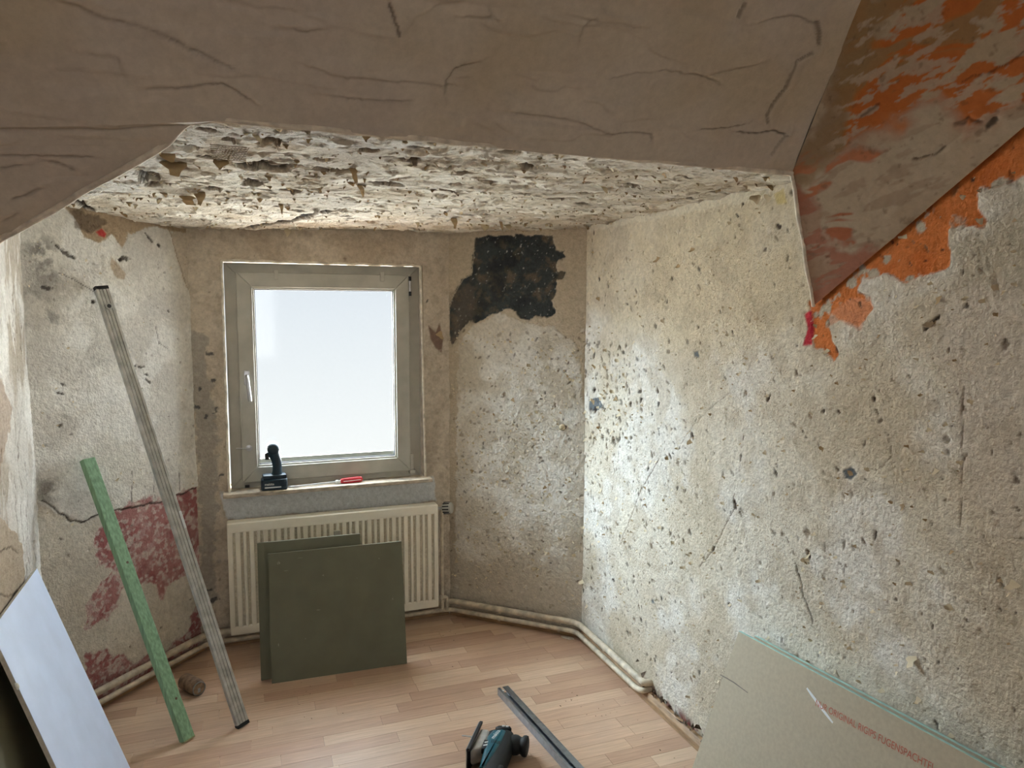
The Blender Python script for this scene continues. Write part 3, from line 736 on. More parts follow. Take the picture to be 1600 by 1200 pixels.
T_cracks = [([(600, 0), (606, 15), (612, 30), (616, 48)], 0.004, 1), ([(110, 0), (160, 20), (240, 40), (300, 70), (360, 98)], 0.004, 0.5), ([(360, 98), (300, 75), (262, 52)], 0.004, 0.4),
            ([(230, 130), (290, 128), (345, 122), (385, 148)], 0.003, 0.7), ([(690, 120), (705, 100), (735, 92)], 0.004, 0.6), ([(692, 140), (690, 115), (705, 100)], 0.003, 0.6),
            ([(1265, 78), (1240, 92), (1228, 130), (1205, 160), (1196, 178), (1197, 190)], 0.003, 0.9), ([(1150, 203), (1180, 207), (1205, 202), (1222, 208)], 0.005, 1), ([(1225, 210), (1212, 225), (1204, 238)], 0.003, 0.7), ([(1090, 198), (1130, 198), (1160, 190)], 0.003, 0.8),
            ([(1270, 28), (1274, 45), (1274, 66)], 0.005, 0.9), ([(1157, 0), (1150, 14), (1147, 24)], 0.003, 0.9), ([(940, 200), (975, 199), (1010, 203), (1012, 212)], 0.004, 0.7), ([(960, 115), (990, 108), (1030, 106), (1080, 112), (1115, 124)], 0.003, 0.5), ([(1110, 110), (1150, 104), (1180, 96)], 0.003, 0.4),
            ([(450, 36), (470, 42), (498, 36)], 0.005, 0.4), ([(480, 98), (520, 112), (600, 120), (700, 128)], 0.003, 0.4), ([(800, 170), (900, 182), (940, 196)], 0.003, 0.5), ([(900, 20), (960, 30), (990, 36)], 0.003, 0.4), ([(720, 20), (760, 24), (758, 18)], 0.004, 0.5), ([(140, 75), (180, 80), (190, 100)], 0.003, 0.4), ([(500, 140), (560, 150), (620, 150)], 0.002, 0.4), ([(900, 50), (905, 30), (922, 20)], 0.003, 0.5), ([(1180, 30), (1230, 20), (1265, 30), (1272, 48)], 0.003, 0.5)]
def t_field(a, b, c2, d, res=0.0038):
    f = Field.quad(a, b, c2, d, res, L0, eLC, gT, nT)
    slope_paint(f, 141)
    for k, (pl, w, am) in enumerate(T_cracks): f.crack(pl, max(w * 0.8, 0.0032), -0.0035 * am, DARK * 1.6, 0.6 * am * am, 0.004, 150 + k, step=0.005)
    return f
TOPW, MIDW = 1.9, 0.62
kx = 1 / max(xdir @ gT, 0.2)
t1 = t_field(L1, CR, CR + xdir * MIDW * kx, L1 + gT * MIDW)
t1b = t_field(L1 + gT * MIDW, CR + xdir * MIDW * kx, CR + xdir * TOPW * kx, L1 + gT * TOPW, 0.04)
t2 = t_field(KX, L1, L1 + gT * MIDW, KX + gT * MIDW, 0.005)
t2b = t_field(KX + gT * MIDW, L1 + gT * MIDW, L1 + gT * TOPW, KX + gT * TOPW, 0.04)
t3 = t_field(L0, L1, KX, KX)
t4 = Field.quad(L2, L0, KX, KX, 0.008, L0, unit(KL - L0), np.cross(nFL, unit(KL - L0)), nFL); slope_paint(t4, 160)
# left soffit
MX = L2 + (ML - L2) * 1.9
fl = Field.quad(L2, MX, MX + (KX - L2), KX, 0.008, L0, unit(KL - L0), np.cross(nFL, unit(KL - L0)), nFL)
slope_paint(fl, 161)
for k, pl in enumerate(([(0, 205), (60, 208), (140, 214), (258, 217)], [(0, 248), (70, 246), (140, 250)], [(75, 255), (100, 262), (112, 270)], [(0, 268), (30, 262)], [(20, 318), (60, 300)], [(5, 350), (25, 338)])):
    fl.crack(pl, 0.0035, -0.003, DARK * 1.6, 0.35 if k else 0.6, 0.004, 170 + k, step=0.004)
# right infill, half stripped: ochre, orange and grey in long scraped streaks
oF = CR; uF = unit(XR - CR); wF = np.cross(nFR, uF)
if np.dot(wF, PR - CR) < 0: wF = -wF
fr = Field.quad(CR, PR, PR + (QR - PR) * 3.0, CR + (XR - CR) * 4.5, 0.005, oF, uF, wF, nFR)
fr.base(lin(190, 170, 138)); relief(fr, 0.004, 0.0012, 181)
su = fr.u * 0.75 + fr.v * 0.66; sv = -fr.u * 0.66 + fr.v * 0.75          # streak axes
st = fbm(su * 3.2 + fbm(su * 9, sv * 9, 198, 3) * 0.5, sv * 15 + fbm(su * 9, sv * 9, 199, 3), 182, 5, 0.62)
upper = fr.mask([(1345, -60), (1300, 90), (1296, 170), (1290, 235), (1400, 205), (1460, 160), (1500, 225), (1560, 200), (1700, 60), (1700, -400), (1400, -400)], amp=0.08, freq=7, soft=0.03, seed=183)
fr.mixc(upper, lin(192, 114, 64)); fr.mixc(upper * sstep(0.55, 0.62, st) * 0.85, OLIVE * 1.2); fr.mixc(upper * sstep(0.57, 0.61, fbm(su * 8, sv * 22, 184, 5, 0.62)), lin(190, 168, 130))
fr.patch([(1340, -20), (1300, 90), (1280, 200), (1236, 262), (1250, 285), (1310, 235), (1325, 160), (1385, 30), (1400, -30)], OLIVE * 1.15, 0.85, amp=0.05, freq=9, soft=0.015, seed=185)
lowr = fr.mask([(1236, 262), (1260, 330), (1300, 300), (1360, 280), (1400, 220), (1340, 230)], amp=0.08, freq=8, soft=0.02, seed=186)
fr.mixc(lowr * sstep(0.45, 0.51, st), lin(186, 120, 84))
edge = fr.mask([(1234, 262), (1236, 300), (1252, 400), (1268, 478), (1300, 460), (1390, 395), (1350, 385), (1290, 385), (1268, 320)], amp=0.04, freq=12, soft=0.012, seed=187)
fr.mixc(edge * 0.9, lin(178, 112, 86)); fr.mixc(edge * sstep(0.5, 0.58, fbm(su * 9, sv * 34, 188, 5, 0.6)) * 0.8, lin(182, 156, 124))
mid = fr.mask([(1280, 330), (1330, 320), (1345, 345), (1330, 370), (1290, 365)], amp=0.05, freq=14, soft=0.01, seed=189)
fr.mixc(mid * sstep(0.45, 0.52, st), lin(180, 112, 80))
fr.mixc(upper * sstep(0.60, 0.65, fbm(su * 18, sv * 48, 201, 4, 0.6)) * 0.8, lin(196, 172, 138))
fr.mixc((1 - upper) * sstep(0.60, 0.68, fbm(su * 12, sv * 40, 202, 4, 0.6)) * 0.5, lin(166, 138, 106))
fr.H += (st - 0.5) * 0.008
for k, (pl, w) in enumerate((([(1490, 190), (1510, 178), (1528, 184)], 0.006), ([(1538, 192), (1545, 186), (1552, 178)], 0.008), ([(1540, 110), (1570, 95), (1595, 78)], 0.003), ([(1425, 245), (1450, 240), (1470, 228)], 0.003), ([(1340, 175), (1372, 160)], 0.004), ([(1500, 120), (1530, 112)], 0.003))):
    fr.crack(pl, w * 0.8, -0.004, DARK * 1.2, 0.5 if k != 1 else 0.8, 0.010, 190 + k)
fr.blot(BROWN, 60, 0.70, 0.80, 196, 0.4)
ceiling_slope = build_fields('ceiling_slope', [t1, t1b, t2, t2b, t3, t4, fl, fr], M_SMOOTH)

# torn plaster lip along the lower edge of the slope, with its hidden face up to the bay ceiling
def wobble(pts, n, amp, seed):
    pts = [np.asarray(p, float) for p in pts]; out = []
    for a, b in zip(pts[:-1], pts[1:]):
        k = max(2, int(np.linalg.norm(b - a) / n))
        for i in range(k):
            p = a + (b - a) * i / k
            q = p * 40 + seed
            out.append(p + amp * np.array([math.sin(q[0] * 1.7 + q[1]), math.sin(q[1] * 2.1 + q[2]), math.sin(q[0] + q[1] * 1.3)]))
    out.append(pts[-1]); return out
lipm = MB(); lipm.tube(wobble([MX, L2, L0, L1, CR], 0.04, 0.0015, 1.0), 0.007, 7, 0.02)
lipm.tube(wobble([CR, PR], 0.03, 0.002, 2.0), 0.006, 7, 0.01)
lip = lipm.build('trim_1', M['bead'], None, True, sharp=80); tag(lip, kind='structure')
bk = MB()
edge_pts = [MX, L2, L0, L1, CR, PR]
for a, b in zip(edge_pts[:-1], edge_pts[1:]):
    top = V3(0, 0, CEIL + 0.05)
    bk.add([a, b, V3(b[0], b[1], top[2]), V3(a[0], a[1], top[2])], [(0, 1, 2, 3)])
tag(bk.build('trim_2', M['bead']), kind='structure')

# ---- floor: subfloor slab plus the laminate strips one by one
fb = MB(); fb.box(V3(0, 0, 0), (V3(1, 0, 0), V3(0, 1, 0), UP), (-5, -5, -0.12), (5, 5, -0.0085))
floor = tag(fb.build('floor', M['laminate']), kind='structure')
STRIP, LEN = 0.066, 0.42
plank_meshes = []
for ln in (0.30, 0.36, 0.42, 0.48):
    me_b = MB(); g = 0.0005
    me_b.box(V3(0, 0, 0), (V3(1, 0, 0), V3(0, 1, 0), UP), (g, g, -0.008), (ln - g, STRIP - g, 0.0))
    po = me_b.build('plank', M['laminate']); me = po.data
    bpy.data.objects.remove(po); plank_meshes.append((ln, me))
ang = math.atan2(dW[1], dW[0])
prng = random.Random(5)
bayp = [(p[0], p[1]) for p in (A + R * 2.6, A, B, C, D, D + R * 2.6)]
def in_bay(x, y):
    ins = False; n = len(bayp)
    for i in range(n):
        (x1, y1), (x2, y2) = bayp[i], bayp[(i + 1) % n]
        if (y1 > y) != (y2 > y) and x < (x2 - x1) * (y - y1) / (y2 - y1) + x1: ins = not ins
    return ins
for r in range(28):
    u = -0.75 - prng.random() * 0.4
    while u < 1.95:
        ln, me = prng.choice(plank_meshes)
        q0 = B + nW * (0.0 + STRIP * (r + 1)) + dW * u
        ok = any(in_bay(*(q0 + dW * (ln * t) - nW * (STRIP * s))[:2]) for t in (0, 0.25, 0.5, 0.75, 1) for s in (0, 1))
        if ok:
            po = bpy.data.objects.new('plank', me); COL.objects.link(po)
            po.location = tuple(q0); po.rotation_euler = (0, 0, ang); po.parent = floor
        u += ln

# ---- the rest of the attic room round the camera, with an opening added behind for fill light
wo = MB()
S0 = A + R * 0.95; S1 = S0 - nS * 1.6; S2 = S1 + R * 5.2; E2 = D + R * 6.3
HT = 3.6
def wallq(a, b, z0=0.0, z1=HT): wo.add([V3(a[0], a[1], z0), V3(b[0], b[1], z0), V3(b[0], b[1], z1), V3(a[0], a[1], z1)], [(0, 1, 2, 3)])
wallq(S0, S1); wallq(S1, S2)
bw = unit(E2 - S2); bl = np.linalg.norm(E2 - S2)
bx0, bx1 = bl * 0.5 - 0.8, bl * 0.5 + 0.8
wallq(S2, S2 + bw * bx0); wallq(S2 + bw * bx1, E2)
wallq(S2 + bw * bx0, S2 + bw * bx1, 0, 0.9); wallq(S2 + bw * bx0, S2 + bw * bx1, 2.2, HT)
wall_rear = tag(wo.build('wall_rear', mat('room_plaster', lin(205, 192, 170), 0.9, var=0.08, scale=4)), kind='structure')
# unseen shell and lids added to stop lamp light leaking past the walls
os_ = MB()
t = 0.16
shell = [A + R * 0.95 - nS * t, A - nS * t - nL * t * 0.4, B - nL * t * 0.45 - nW * t, C - nW * t - nF * t * 0.4, D - nF * t - nR * t * 0.4, D + R * 6.5 - nR * t]
def sq(a, b, z0, z1): os_.add([V3(a[0], a[1], z0), V3(b[0], b[1], z0), V3(b[0], b[1], z1), V3(a[0], a[1], z1)], [(0, 1, 2, 3)])
for i, (a, b) in enumerate(zip(shell[:-1], shell[1:])):
    if i == 2:
        u0 = (B + dW * (hole[0] - 0.01) - a) @ dW; u1 = (B + dW * (hole[1] + 0.01) - a) @ dW
        d = unit(b - a)
        sq(a, a + d * u0, -0.2, HT + 0.1); sq(a + d * u1, b, -0.2, HT + 0.1)
        sq(a + d * u0, a + d * u1, -0.2, hole[2]); sq(a + d * u0, a + d * u1, hole[3], HT + 0.1)
    else: sq(a, b, -0.2, HT + 0.1)
big = [S2 + R * 0.3 - nS * 0.3, S1 - nS * 0.3 - R * 0.9, A - nS * 0.3 - R * 0.3 , B - nW * 0.18 - dW * 0.2, C - nW * 0.18 + dW * 0.1, D - nF * 0.2 + dF * 0.15, E2 - nR * 0.3 + R * 0.3]
os_.add([V3(p[0], p[1], HT) for p in big], [tuple(range(len(big)))])
os_.add([V3(p[0], p[1], CEIL + 0.12) for p in (shell[1], shell[2], shell[3], shell[4], D + R * 1.2 - nR * t, A + R * 0.3 - nS * t)], [(0, 1, 2, 3, 4, 5)])
tag(os_.build('wall_light_shell', mat('light_shell', lin(180, 170, 155), 0.95)), kind='structure')
# added fill lamp at the rear opening, brightening the room from behind
al = bpy.data.lights.new('rear_fill_lamp', 'AREA'); al.shape = 'RECTANGLE'; al.size = 1.5; al.size_y = 1.2
al.energy = 14; al.color = (1.0, 0.96, 0.90)
ao = bpy.data.objects.new('rear_fill_lamp', al); COL.objects.link(ao)
rc = S2 + bw * (bl * 0.5); rn = unit(V3(-bw[1], bw[0], 0))
if np.dot(rn, -rc) < 0: rn = -rn
ao.location = (rc[0] + rn[0] * 0.02, rc[1] + rn[1] * 0.02, 1.55)
ao.rotation_euler = Vector((rn[0], rn[1], -0.05)).to_track_quat('-Z', 'Y').to_euler()

# ================================================================ window
AXW = (dW, nW, UP)
def WP(u, d, z): return B + dW * u + nW * d + UP * z
rv = MB()      # plastered reveal
for lo, hi in (((hole[0] - 0.05, -0.16, hole[2] - 0.05), (hole[0], -0.004, hole[3] + 0.05)), ((hole[1], -0.16, hole[2] - 0.05), (hole[1] + 0.05, -0.004, hole[3] + 0.05)),
               ((hole[0], -0.16, hole[3]), (hole[1], -0.004, hole[3] + 0.05)), ((hole[0], -0.16, hole[2] - 0.05), (hole[1], -0.004, hole[2]))):
    rv.box(B, AXW, lo, hi)
window = thing('window_1', None, None, WP(0.6, -0.07, 0.76)); tag(window, kind='structure')
rv.build('reveal', mat('reveal_plaster', lin(176, 160, 136), 0.9, var=0.15, scale=30, bump=0.3), window)
bd = MB()
cs = [WP(hole[0] - 0.004, 0.003, hole[2] + 0.01), WP(hole[0] + 0.001, 0.003, hole[3]), WP(hole[1] - 0.012, 0.003, hole[3] - 0.004), WP(hole[1] + 0.002, 0.003, hole[2] + 0.01)]
bd.tube(wobble(cs, 0.03, 0.0028, 3.3), 0.0055, 6, 0.004)
bd.build('plaster_edge', M['bead'], window, True, sharp=80)
def frame4(u0, u1, z0, z1, w, d0, d1, wb=None):
    m = MB(); wb = wb or w
    o = [(u0, z0), (u1, z0), (u1, z1), (u0, z1)]
    i = [(u0 + w, z0 + wb), (u1 - w, z0 + wb), (u1 - w, z1 - w), (u0 + w, z1 - w)]
    for k in range(4):
        j = (k + 1) % 4
        a, b, c2, d = o[k], o[j], i[j], i[k]
        e = 0.0004
        m.hexa([WP(q[0], d0, q[1]) for q in (a, b, c2, d)] + [WP(q[0], d1, q[1]) for q in (a, b, c2, d)])
    return m
frame4(0.144, 1.064, 0.742, 1.811, 0.062, -0.13, -0.060).build('window_frame', M['white'], window, bevel=0.003)
sash = frame4(0.195, 1.009, 0.772, 1.768, 0.070, -0.12, -0.042, 0.072).build('sash', M['white'], window, bevel=0.004)
frame4(0.2635, 0.9405, 0.8425, 1.6995, 0.010, -0.085, -0.052).build('glazing_bead', M['white'], sash, bevel=0.002)
frame4(0.2733, 0.9307, 0.8523, 1.6897, 0.0035, -0.084, -0.062).build('gasket', M['gasket'], sash)
pn = MB(); pn.box(B, AXW, (0.266, -0.084, 0.846), (0.938, -0.080, 1.696))
pn.build('pane', M['glass'], window)
# outer bottom rail lip seen low in the pane
m = MB(); m.box(B, AXW, (0.27, -0.112, 0.845), (0.936, -0.100, 0.872)); m.build('weather_bar', M['white'], sash)
# handle
hz = hit(387, 590, WP(0, -0.04, 0), nW)[2]; hu = (hit(386, 600, WP(0, -0.04, 0), nW) - B) @ dW
m = MB(); m.box(B, AXW, (hu - 0.013, -0.042, hz - 0.045), (hu + 0.013, -0.034, hz + 0.025)); hb = m.build('handle_plate', M['chrome'], window, bevel=0.004)
m = MB(); m.tube([WP(hu, -0.036, hz), WP(hu, 0.008, hz), WP(hu + 0.010, 0.012, hz - 0.115)], 0.0085, 10, 0.02)
m.build('handle', M['chrome'], window, True)
# small hook screwed to the sash
q = hit(390, 703, WP(0, -0.03, 0), nW); qu, qz = (q - B) @ dW, q[2]
m = MB(); m.lathe(WP(qu, -0.045, qz), nW, [(0, 0.006), (0.012, 0.006), (0.013, 0.014), (0.017, 0.014), (0.018, 0.004)], 14)
m.tube([WP(qu, -0.024, qz), WP(qu - 0.035, -0.02, qz + 0.002), WP(qu - 0.058, -0.02, qz + 0.004)], 0.0028, 6, 0.01)
m.build('hook', M['chrome'], window, True)
# hinges
m = MB(); m.lathe(WP(1.013, -0.040, 1.665), UP, [(0, 0.007), (0.02, 0.007), (0.021, 0.005), (0.075, 0.005), (0.076, 0.007), (0.096, 0.007)], 12); hg = m.build('hinge', M['black'], window, True)
m = MB(); m.lathe(WP(1.013, -0.039, 1.687), UP, [(0, 0.0062), (0.052, 0.0062)], 12); m.build('hinge_pin', M['chrome'], hg, True)
m = MB(); m.box(B, AXW, (1.004, -0.06, 0.775), (1.022, -0.036, 0.86)); m.box(B, AXW, (1.000, -0.06, 0.757), (1.030, -0.030, 0.777)); m.build('hinge', M['white'], window, bevel=0.003)
for uu in (0.375, 0.875):
    m = MB(); m.box(B, AXW, (uu - 0.009, -0.043, 1.735), (uu + 0.009, -0.038, 1.782)); m.build('blind_clip', M['white'], window, bevel=0.002)
m = MB(); m.box(B, AXW, (0.205, -0.060, 0.747), (0.225, -0.045, 0.757)); m.build('drain_cap', M['gasket'], window)
# sill board
sl = MB()
SILL = 0.744
sl.hexa([WP(0.108, 0.052, SILL - 0.020), WP(1.100, 0.052, SILL - 0.018), WP(1.100, -0.058, SILL - 0.018), WP(0.108, -0.058, SILL - 0.020),
         WP(0.108, 0.052, SILL), WP(1.100, 0.052, SILL), WP(1.100, -0.058, SILL), WP(0.108, -0.058, SILL)])
sill = sl.build('window_sill', M['sillwood'], window, bevel=0.003)

# ================================================================ radiator
rad = thing('radiator', 'cream panel radiator with vertical ribs hung below the window', 'radiator', WP(0.618, 0.03, 0.08))
RU0, RU1, RZ0, RZ1 = 0.121, 1.114, 0.084, 0.620
m = MB(); m.box(B, AXW, (RU0, 0.035, RZ0 + 0.008), (RU1, 0.092, RZ1 - 0.006)); m.build('back_panel', M['dusty'], rad)
m = MB(); m.box(B, AXW, (RU0, 0.035, RZ1 - 0.048), (RU1, 0.100, RZ1)); m.build('top_rail', M['enamel'], rad, bevel=0.006)
m = MB(); m.box(B, AXW, (RU0, 0.035, RZ0), (RU1, 0.100, RZ0 + 0.044)); m.build('bottom_rail', M['enamel'], rad, bevel=0.006)
for uu in (RU0, RU1 - 0.012):
    m = MB(); m.box(B, AXW, (uu, 0.034, RZ0 + 0.03), (uu + 0.012, 0.0985, RZ1 - 0.03)); m.build('side_cover', M['enamel'], rad, bevel=0.003)
nr = 33; pitch = (RU1 - RU0) / nr
rib_me = None
for k in range(nr):
    uc = RU0 + pitch * (k + 0.5)
    wide = 0.0082 if k % 2 else 0.0048
    m = MB()
    loop = [WP(uc - wide - 0.003, 0.0925, RZ0 + 0.040), WP(uc - wide, 0.1005, RZ0 + 0.040), WP(uc + wide, 0.1005, RZ0 + 0.040), WP(uc + wide + 0.003, 0.0925, RZ0 + 0.040)]
    m.prism(loop, UP * (RZ1 - RZ0 - 0.084)); m.build('rib', M['enamel'], rad)
q = hit(528, 834, WP(0, 0.10, 0), nW); qu = (q - B) @ dW
m = MB(); m.box(B, AXW, (qu - 0.016, 0.098, q[2] - 0.012), (qu + 0.016, 0.112, q[2] + 0.012)); m.build('mounting_clip', M['white'], rad, bevel=0.003)
for uu in (0.3, 0.93):
    m = MB(); m.box(B, AXW, (uu, 0.004, 0.2), (uu + 0.03, 0.035, 0.55)); m.build('bracket', M['enamel'], rad)
# valve with ribbed thermostat head at the right-hand top, riser pipe down to the heating pipes
vz = RZ1 - 0.030
vp = WP(RU1, 0.066, vz)
m = MB(); m.lathe(vp - dW * 0.004, dW, [(0, 0.012), (0.012, 0.012), (0.013, 0.009), (0.030, 0.009), (0.031, 0.013), (0.044, 0.013)], 16); valve = m.build('valve', M['chrome'], rad, True)
hd = unit(dW * 0.75 + nW * 0.55 + UP * 0.1)
m = MB(); m.lathe(vp + dW * 0.030, hd, [(0, 0.010), (0.008, 0.016), (0.010, 0.0275), (0.044, 0.0300), (0.052, 0.027), (0.055, 0.018), (0.056, 0.002)], 22); kb = m.build('thermostat_knob', M['white'], valve, True)
kx = unit(np.cross(UP, hd)); ky = np.cross(hd, kx)
for k in range(12):
    a = 2 * math.pi * k / 12
    rr = kx * math.cos(a) + ky * math.sin(a); tt = np.cross(hd, rr)
    m = MB(); m.box(vp + dW * 0.030 + rr * 0.0285, (hd, tt, rr), (0.011, -0.0028, -0.001), (0.045, 0.0028, 0.0028)); m.build('grip_slot', M['black'], valve)
m = MB(); m.tube([vp + dW * 0.025, vp + dW * 0.027 - UP * 0.02, WP(RU1 + 0.027, 0.066, 0.13), WP(RU1 + 0.027, 0.066, 0.06)], 0.0085, 10, 0.012); m.build('riser_pipe', M['pipe'], rad, True)
m = MB(); m.lathe(WP(RU1 - 0.004, 0.066, RZ0 + 0.035), dW, [(0, 0.011), (0.02, 0.011), (0.021, 0.015), (0.036, 0.015), (0.037, 0.010), (0.05, 0.010)], 14)
m.tube([WP(RU1 + 0.040, 0.066, RZ0 + 0.035), WP(RU1 + 0.052, 0.066, RZ0 + 0.033), WP(RU1 + 0.052, 0.060, 0.045)], 0.008, 10, 0.015); m.build('return_valve', M['pipe'], rad, True)

# ================================================================ heating pipes along the walls
def off_path(d):
    """corner points of a line kept d metres off the walls"""
    ls = [(A + nL * d, dL), (B + nW * d, dW), (C + nF * d, dF), (D + nR * d, R)]
    pts = []
    for (p, u), (q, w) in zip(ls[:-1], ls[1:]):
        M2 = np.array([[u[0], -w[0]], [u[1], -w[1]]]); s = np.linalg.solve(M2, (q - p)[:2])
        pts.append(p + u * s[0])
    return pts
P1 = off_path(0.030); P2 = off_path(0.040)
tE = (hit(1003, 1050, D + nR * 0.03, nR) - D) @ R
up_ = lambda p, z: p + UP * z
pa = MB(); pa.tube([up_(A + nL * 0.03 + dL * 0.02, 0.082)] + [up_(p, 0.082) for p in P1] + [up_(D + nR * 0.03 + R * tE, 0.080), up_(D + nR * 0.03 + R * (tE + 0.035), 0.080), up_(D - nR * 0.01 + R * (tE + 0.04), 0.082)], 0.0145, 12, 0.045)
pipe_a = pa.build('heating_pipe', M['pipe'], None, True, sharp=80)
tag(pipe_a, 'thicker upper cream-painted heating pipe running along the foot of the bay walls', 'pipe', 'heating pipes along the bay')
pb = MB(); pb.tube([up_(A + nL * 0.04 + dL * 0.02, 0.041)] + [up_(p, 0.041) for p in P2] + [up_(D + nR * 0.04 + R * (tE - 0.01), 0.038), up_(D + nR * 0.035 + R * (tE + 0.03), 0.045), up_(D - nR * 0.01 + R * (tE + 0.04), 0.052)], 0.0115, 12, 0.045)
pipe_b = pb.build('heating_pipe', M['pipe'], None, True, sharp=80)
tag(pipe_b, 'thinner lower heating pipe just above the floor along the bay walls', 'pipe', 'heating pipes along the bay')
for pl, k in (((C + nF * 0.0, dF), 0.30), ((C + nF * 0.0, dF), 0.62), ((D, R), 0.28)):
    (o_, d_), tt = pl, k
    n_ = V3(d_[1], -d_[0], 0)
    m = MB(); m.box(o_ + d_ * tt, (d_, n_, UP), (-0.006, 0.0, 0.026), (0.006, 0.044, 0.032)); m.build('pipe_clip', M['pipe'], pipe_b)
    m = MB(); m.box(o_ + d_ * tt, (d_, n_, UP), (-0.006, 0.0, 0.060), (0.006, 0.034, 0.066)); m.build('pipe_clip', M['pipe'], pipe_a)
# skirting strips
def skirting(name, a, b, n, h, th, z0=0.0):
    m = MB(); d = unit(b - a)
    loop = [a + UP * z0, a + n * th + UP * z0, a + n * th + UP * (z0 + h * 0.55), a + n * th * 0.55 + UP * (z0 + h * 0.92), a + UP * (z0 + h)]
    m.prism(loop, b - a); return tag(m.build(name, M['trim'], None, bevel=0.0015), kind='structure')
skirting('baseboard_right', D + R * 0.02 + nR * 0.002, D + R * 2.6 + nR * 0.002, nR, 0.046, 0.024)
skirting('baseboard_back_right', C + dF * 0.01 + nF * 0.002, D - dF * 0.01 + nF * 0.002, nF, 0.034, 0.014)
skirting('baseboard_back', B + dW * 0.01 + nW * 0.002, C - dW * 0.01 + nW * 0.002, nW, 0.030, 0.012)
skirting('baseboard_left', A + dL * 0.01 + nL * 0.002, B - dL * 0.01 + nL * 0.002, nL, 0.026, 0.012)

# ================================================================ boards
def board(name, c00, c10, c11, c01, th, nrm, label, cat, face, edge, group=None, core=None, rim=None):
    """slab with its front face given by four corners (bottom pair, top pair); nrm points out of the front face"""
    back = -nrm * th
    root = thing(name, label, cat, (c00 + c10) / 2, group)
    lay = 0.0008
    def slab(m, d0, d1, ins=0.0):
        cen = (c00 + c10 + c11 + c01) / 4
        q = [c00, c10, c11, c01]
        q = [p + (cen - p) * ins for p in q]
        m.hexa([p - nrm * d1 for p in q] + [p - nrm * d0 for p in q])
    m = MB(); slab(m, 0, lay); m.build('front_paper', face, root)
    m = MB(); slab(m, lay, th - lay, 0.001); m.build('core', core or M['gypsum'], root)
    m = MB(); slab(m, th - lay, th); m.build('back_paper', edge, root)
    return root
def leaning(bl, br, lean_deg, height, toward):
    """front-face corners of a board standing on bl-br, tipped back along 'toward'"""
    d = unit(br - bl); h = unit(toward - d * np.dot(toward, d))
    u = UP * math.cos(math.radians(lean_deg)) + h * math.sin(math.radians(lean_deg))
    n = unit(np.cross(d, u));
    if np.dot(n, toward) > 0: n = -n
    return bl, br, br + u * height, bl + u * height, n
# green boards against the radiator
bl = on_floor(428, 1071); br = on_floor(639, 1038)
back = -nW
gap = lambda p: (p - B) @ nW
# front board leans on the rear one
lean = 11.5
c0, c1, c2_, c3, nn = leaning(bl, br, lean, 0.548, back)
gb1 = board('plasterboard_offcut', c0, c1, c2_, c3, 0.0125, nn, 'large square grey-green plasterboard offcut leaning in front before the radiator', 'board', M['gboard'], M['gboard'], 'green boards at the radiator', core=M['gcore'])
bl2 = on_floor(411, 1066) ; br2 = bl2 + unit(br - bl) * 0.445
c0, c1, c2_, c3, nn = leaning(bl2, br2, 10.0, 0.588, back)
gb2 = board('plasterboard_offcut', c0, c1, c2_, c3, 0.0125, nn, 'narrower taller grey-green board half hidden behind the front green one', 'board', M['gboard'], M['gboard'], 'green boards at the radiator', core=M['gcore'])
# pale scuffs on the front board
fc0, fc1, fc2, fc3, fnn = leaning(bl, br, lean, 0.548, back)
for k, (px, py, w_, h_) in enumerate(((437, 882, 5, 7), (507, 901, 4, 3), (594, 874, 2, 3), (616, 937, 3, 5), (500, 955, 8, 1.5), (450, 894, 9, 1.2), (470, 874, 14, 0.8), (480, 1000, 3, 2), (560, 905, 2, 3), (438, 1010, 2, 8))):
    q = hit(px, py, fc0, fnn); ux = unit(fc1 - fc0); uy = unit(fc3 - fc0); r_ = 0.0027
    m = MB(); rr_ = random.Random(k)
    ring = [q + fnn * 0.0003 + ux * (w_ * r_ * 0.5 * math.cos(t_) * rr_.uniform(0.6, 1.1)) + uy * (h_ * r_ * 0.5 * math.sin(t_) * rr_.uniform(0.6, 1.1)) for t_ in np.linspace(0, 2 * math.pi, 9, endpoint=False)]
    m.add(ring, [tuple(range(9))]); m.build('scuff', M['scuff'], gb1)

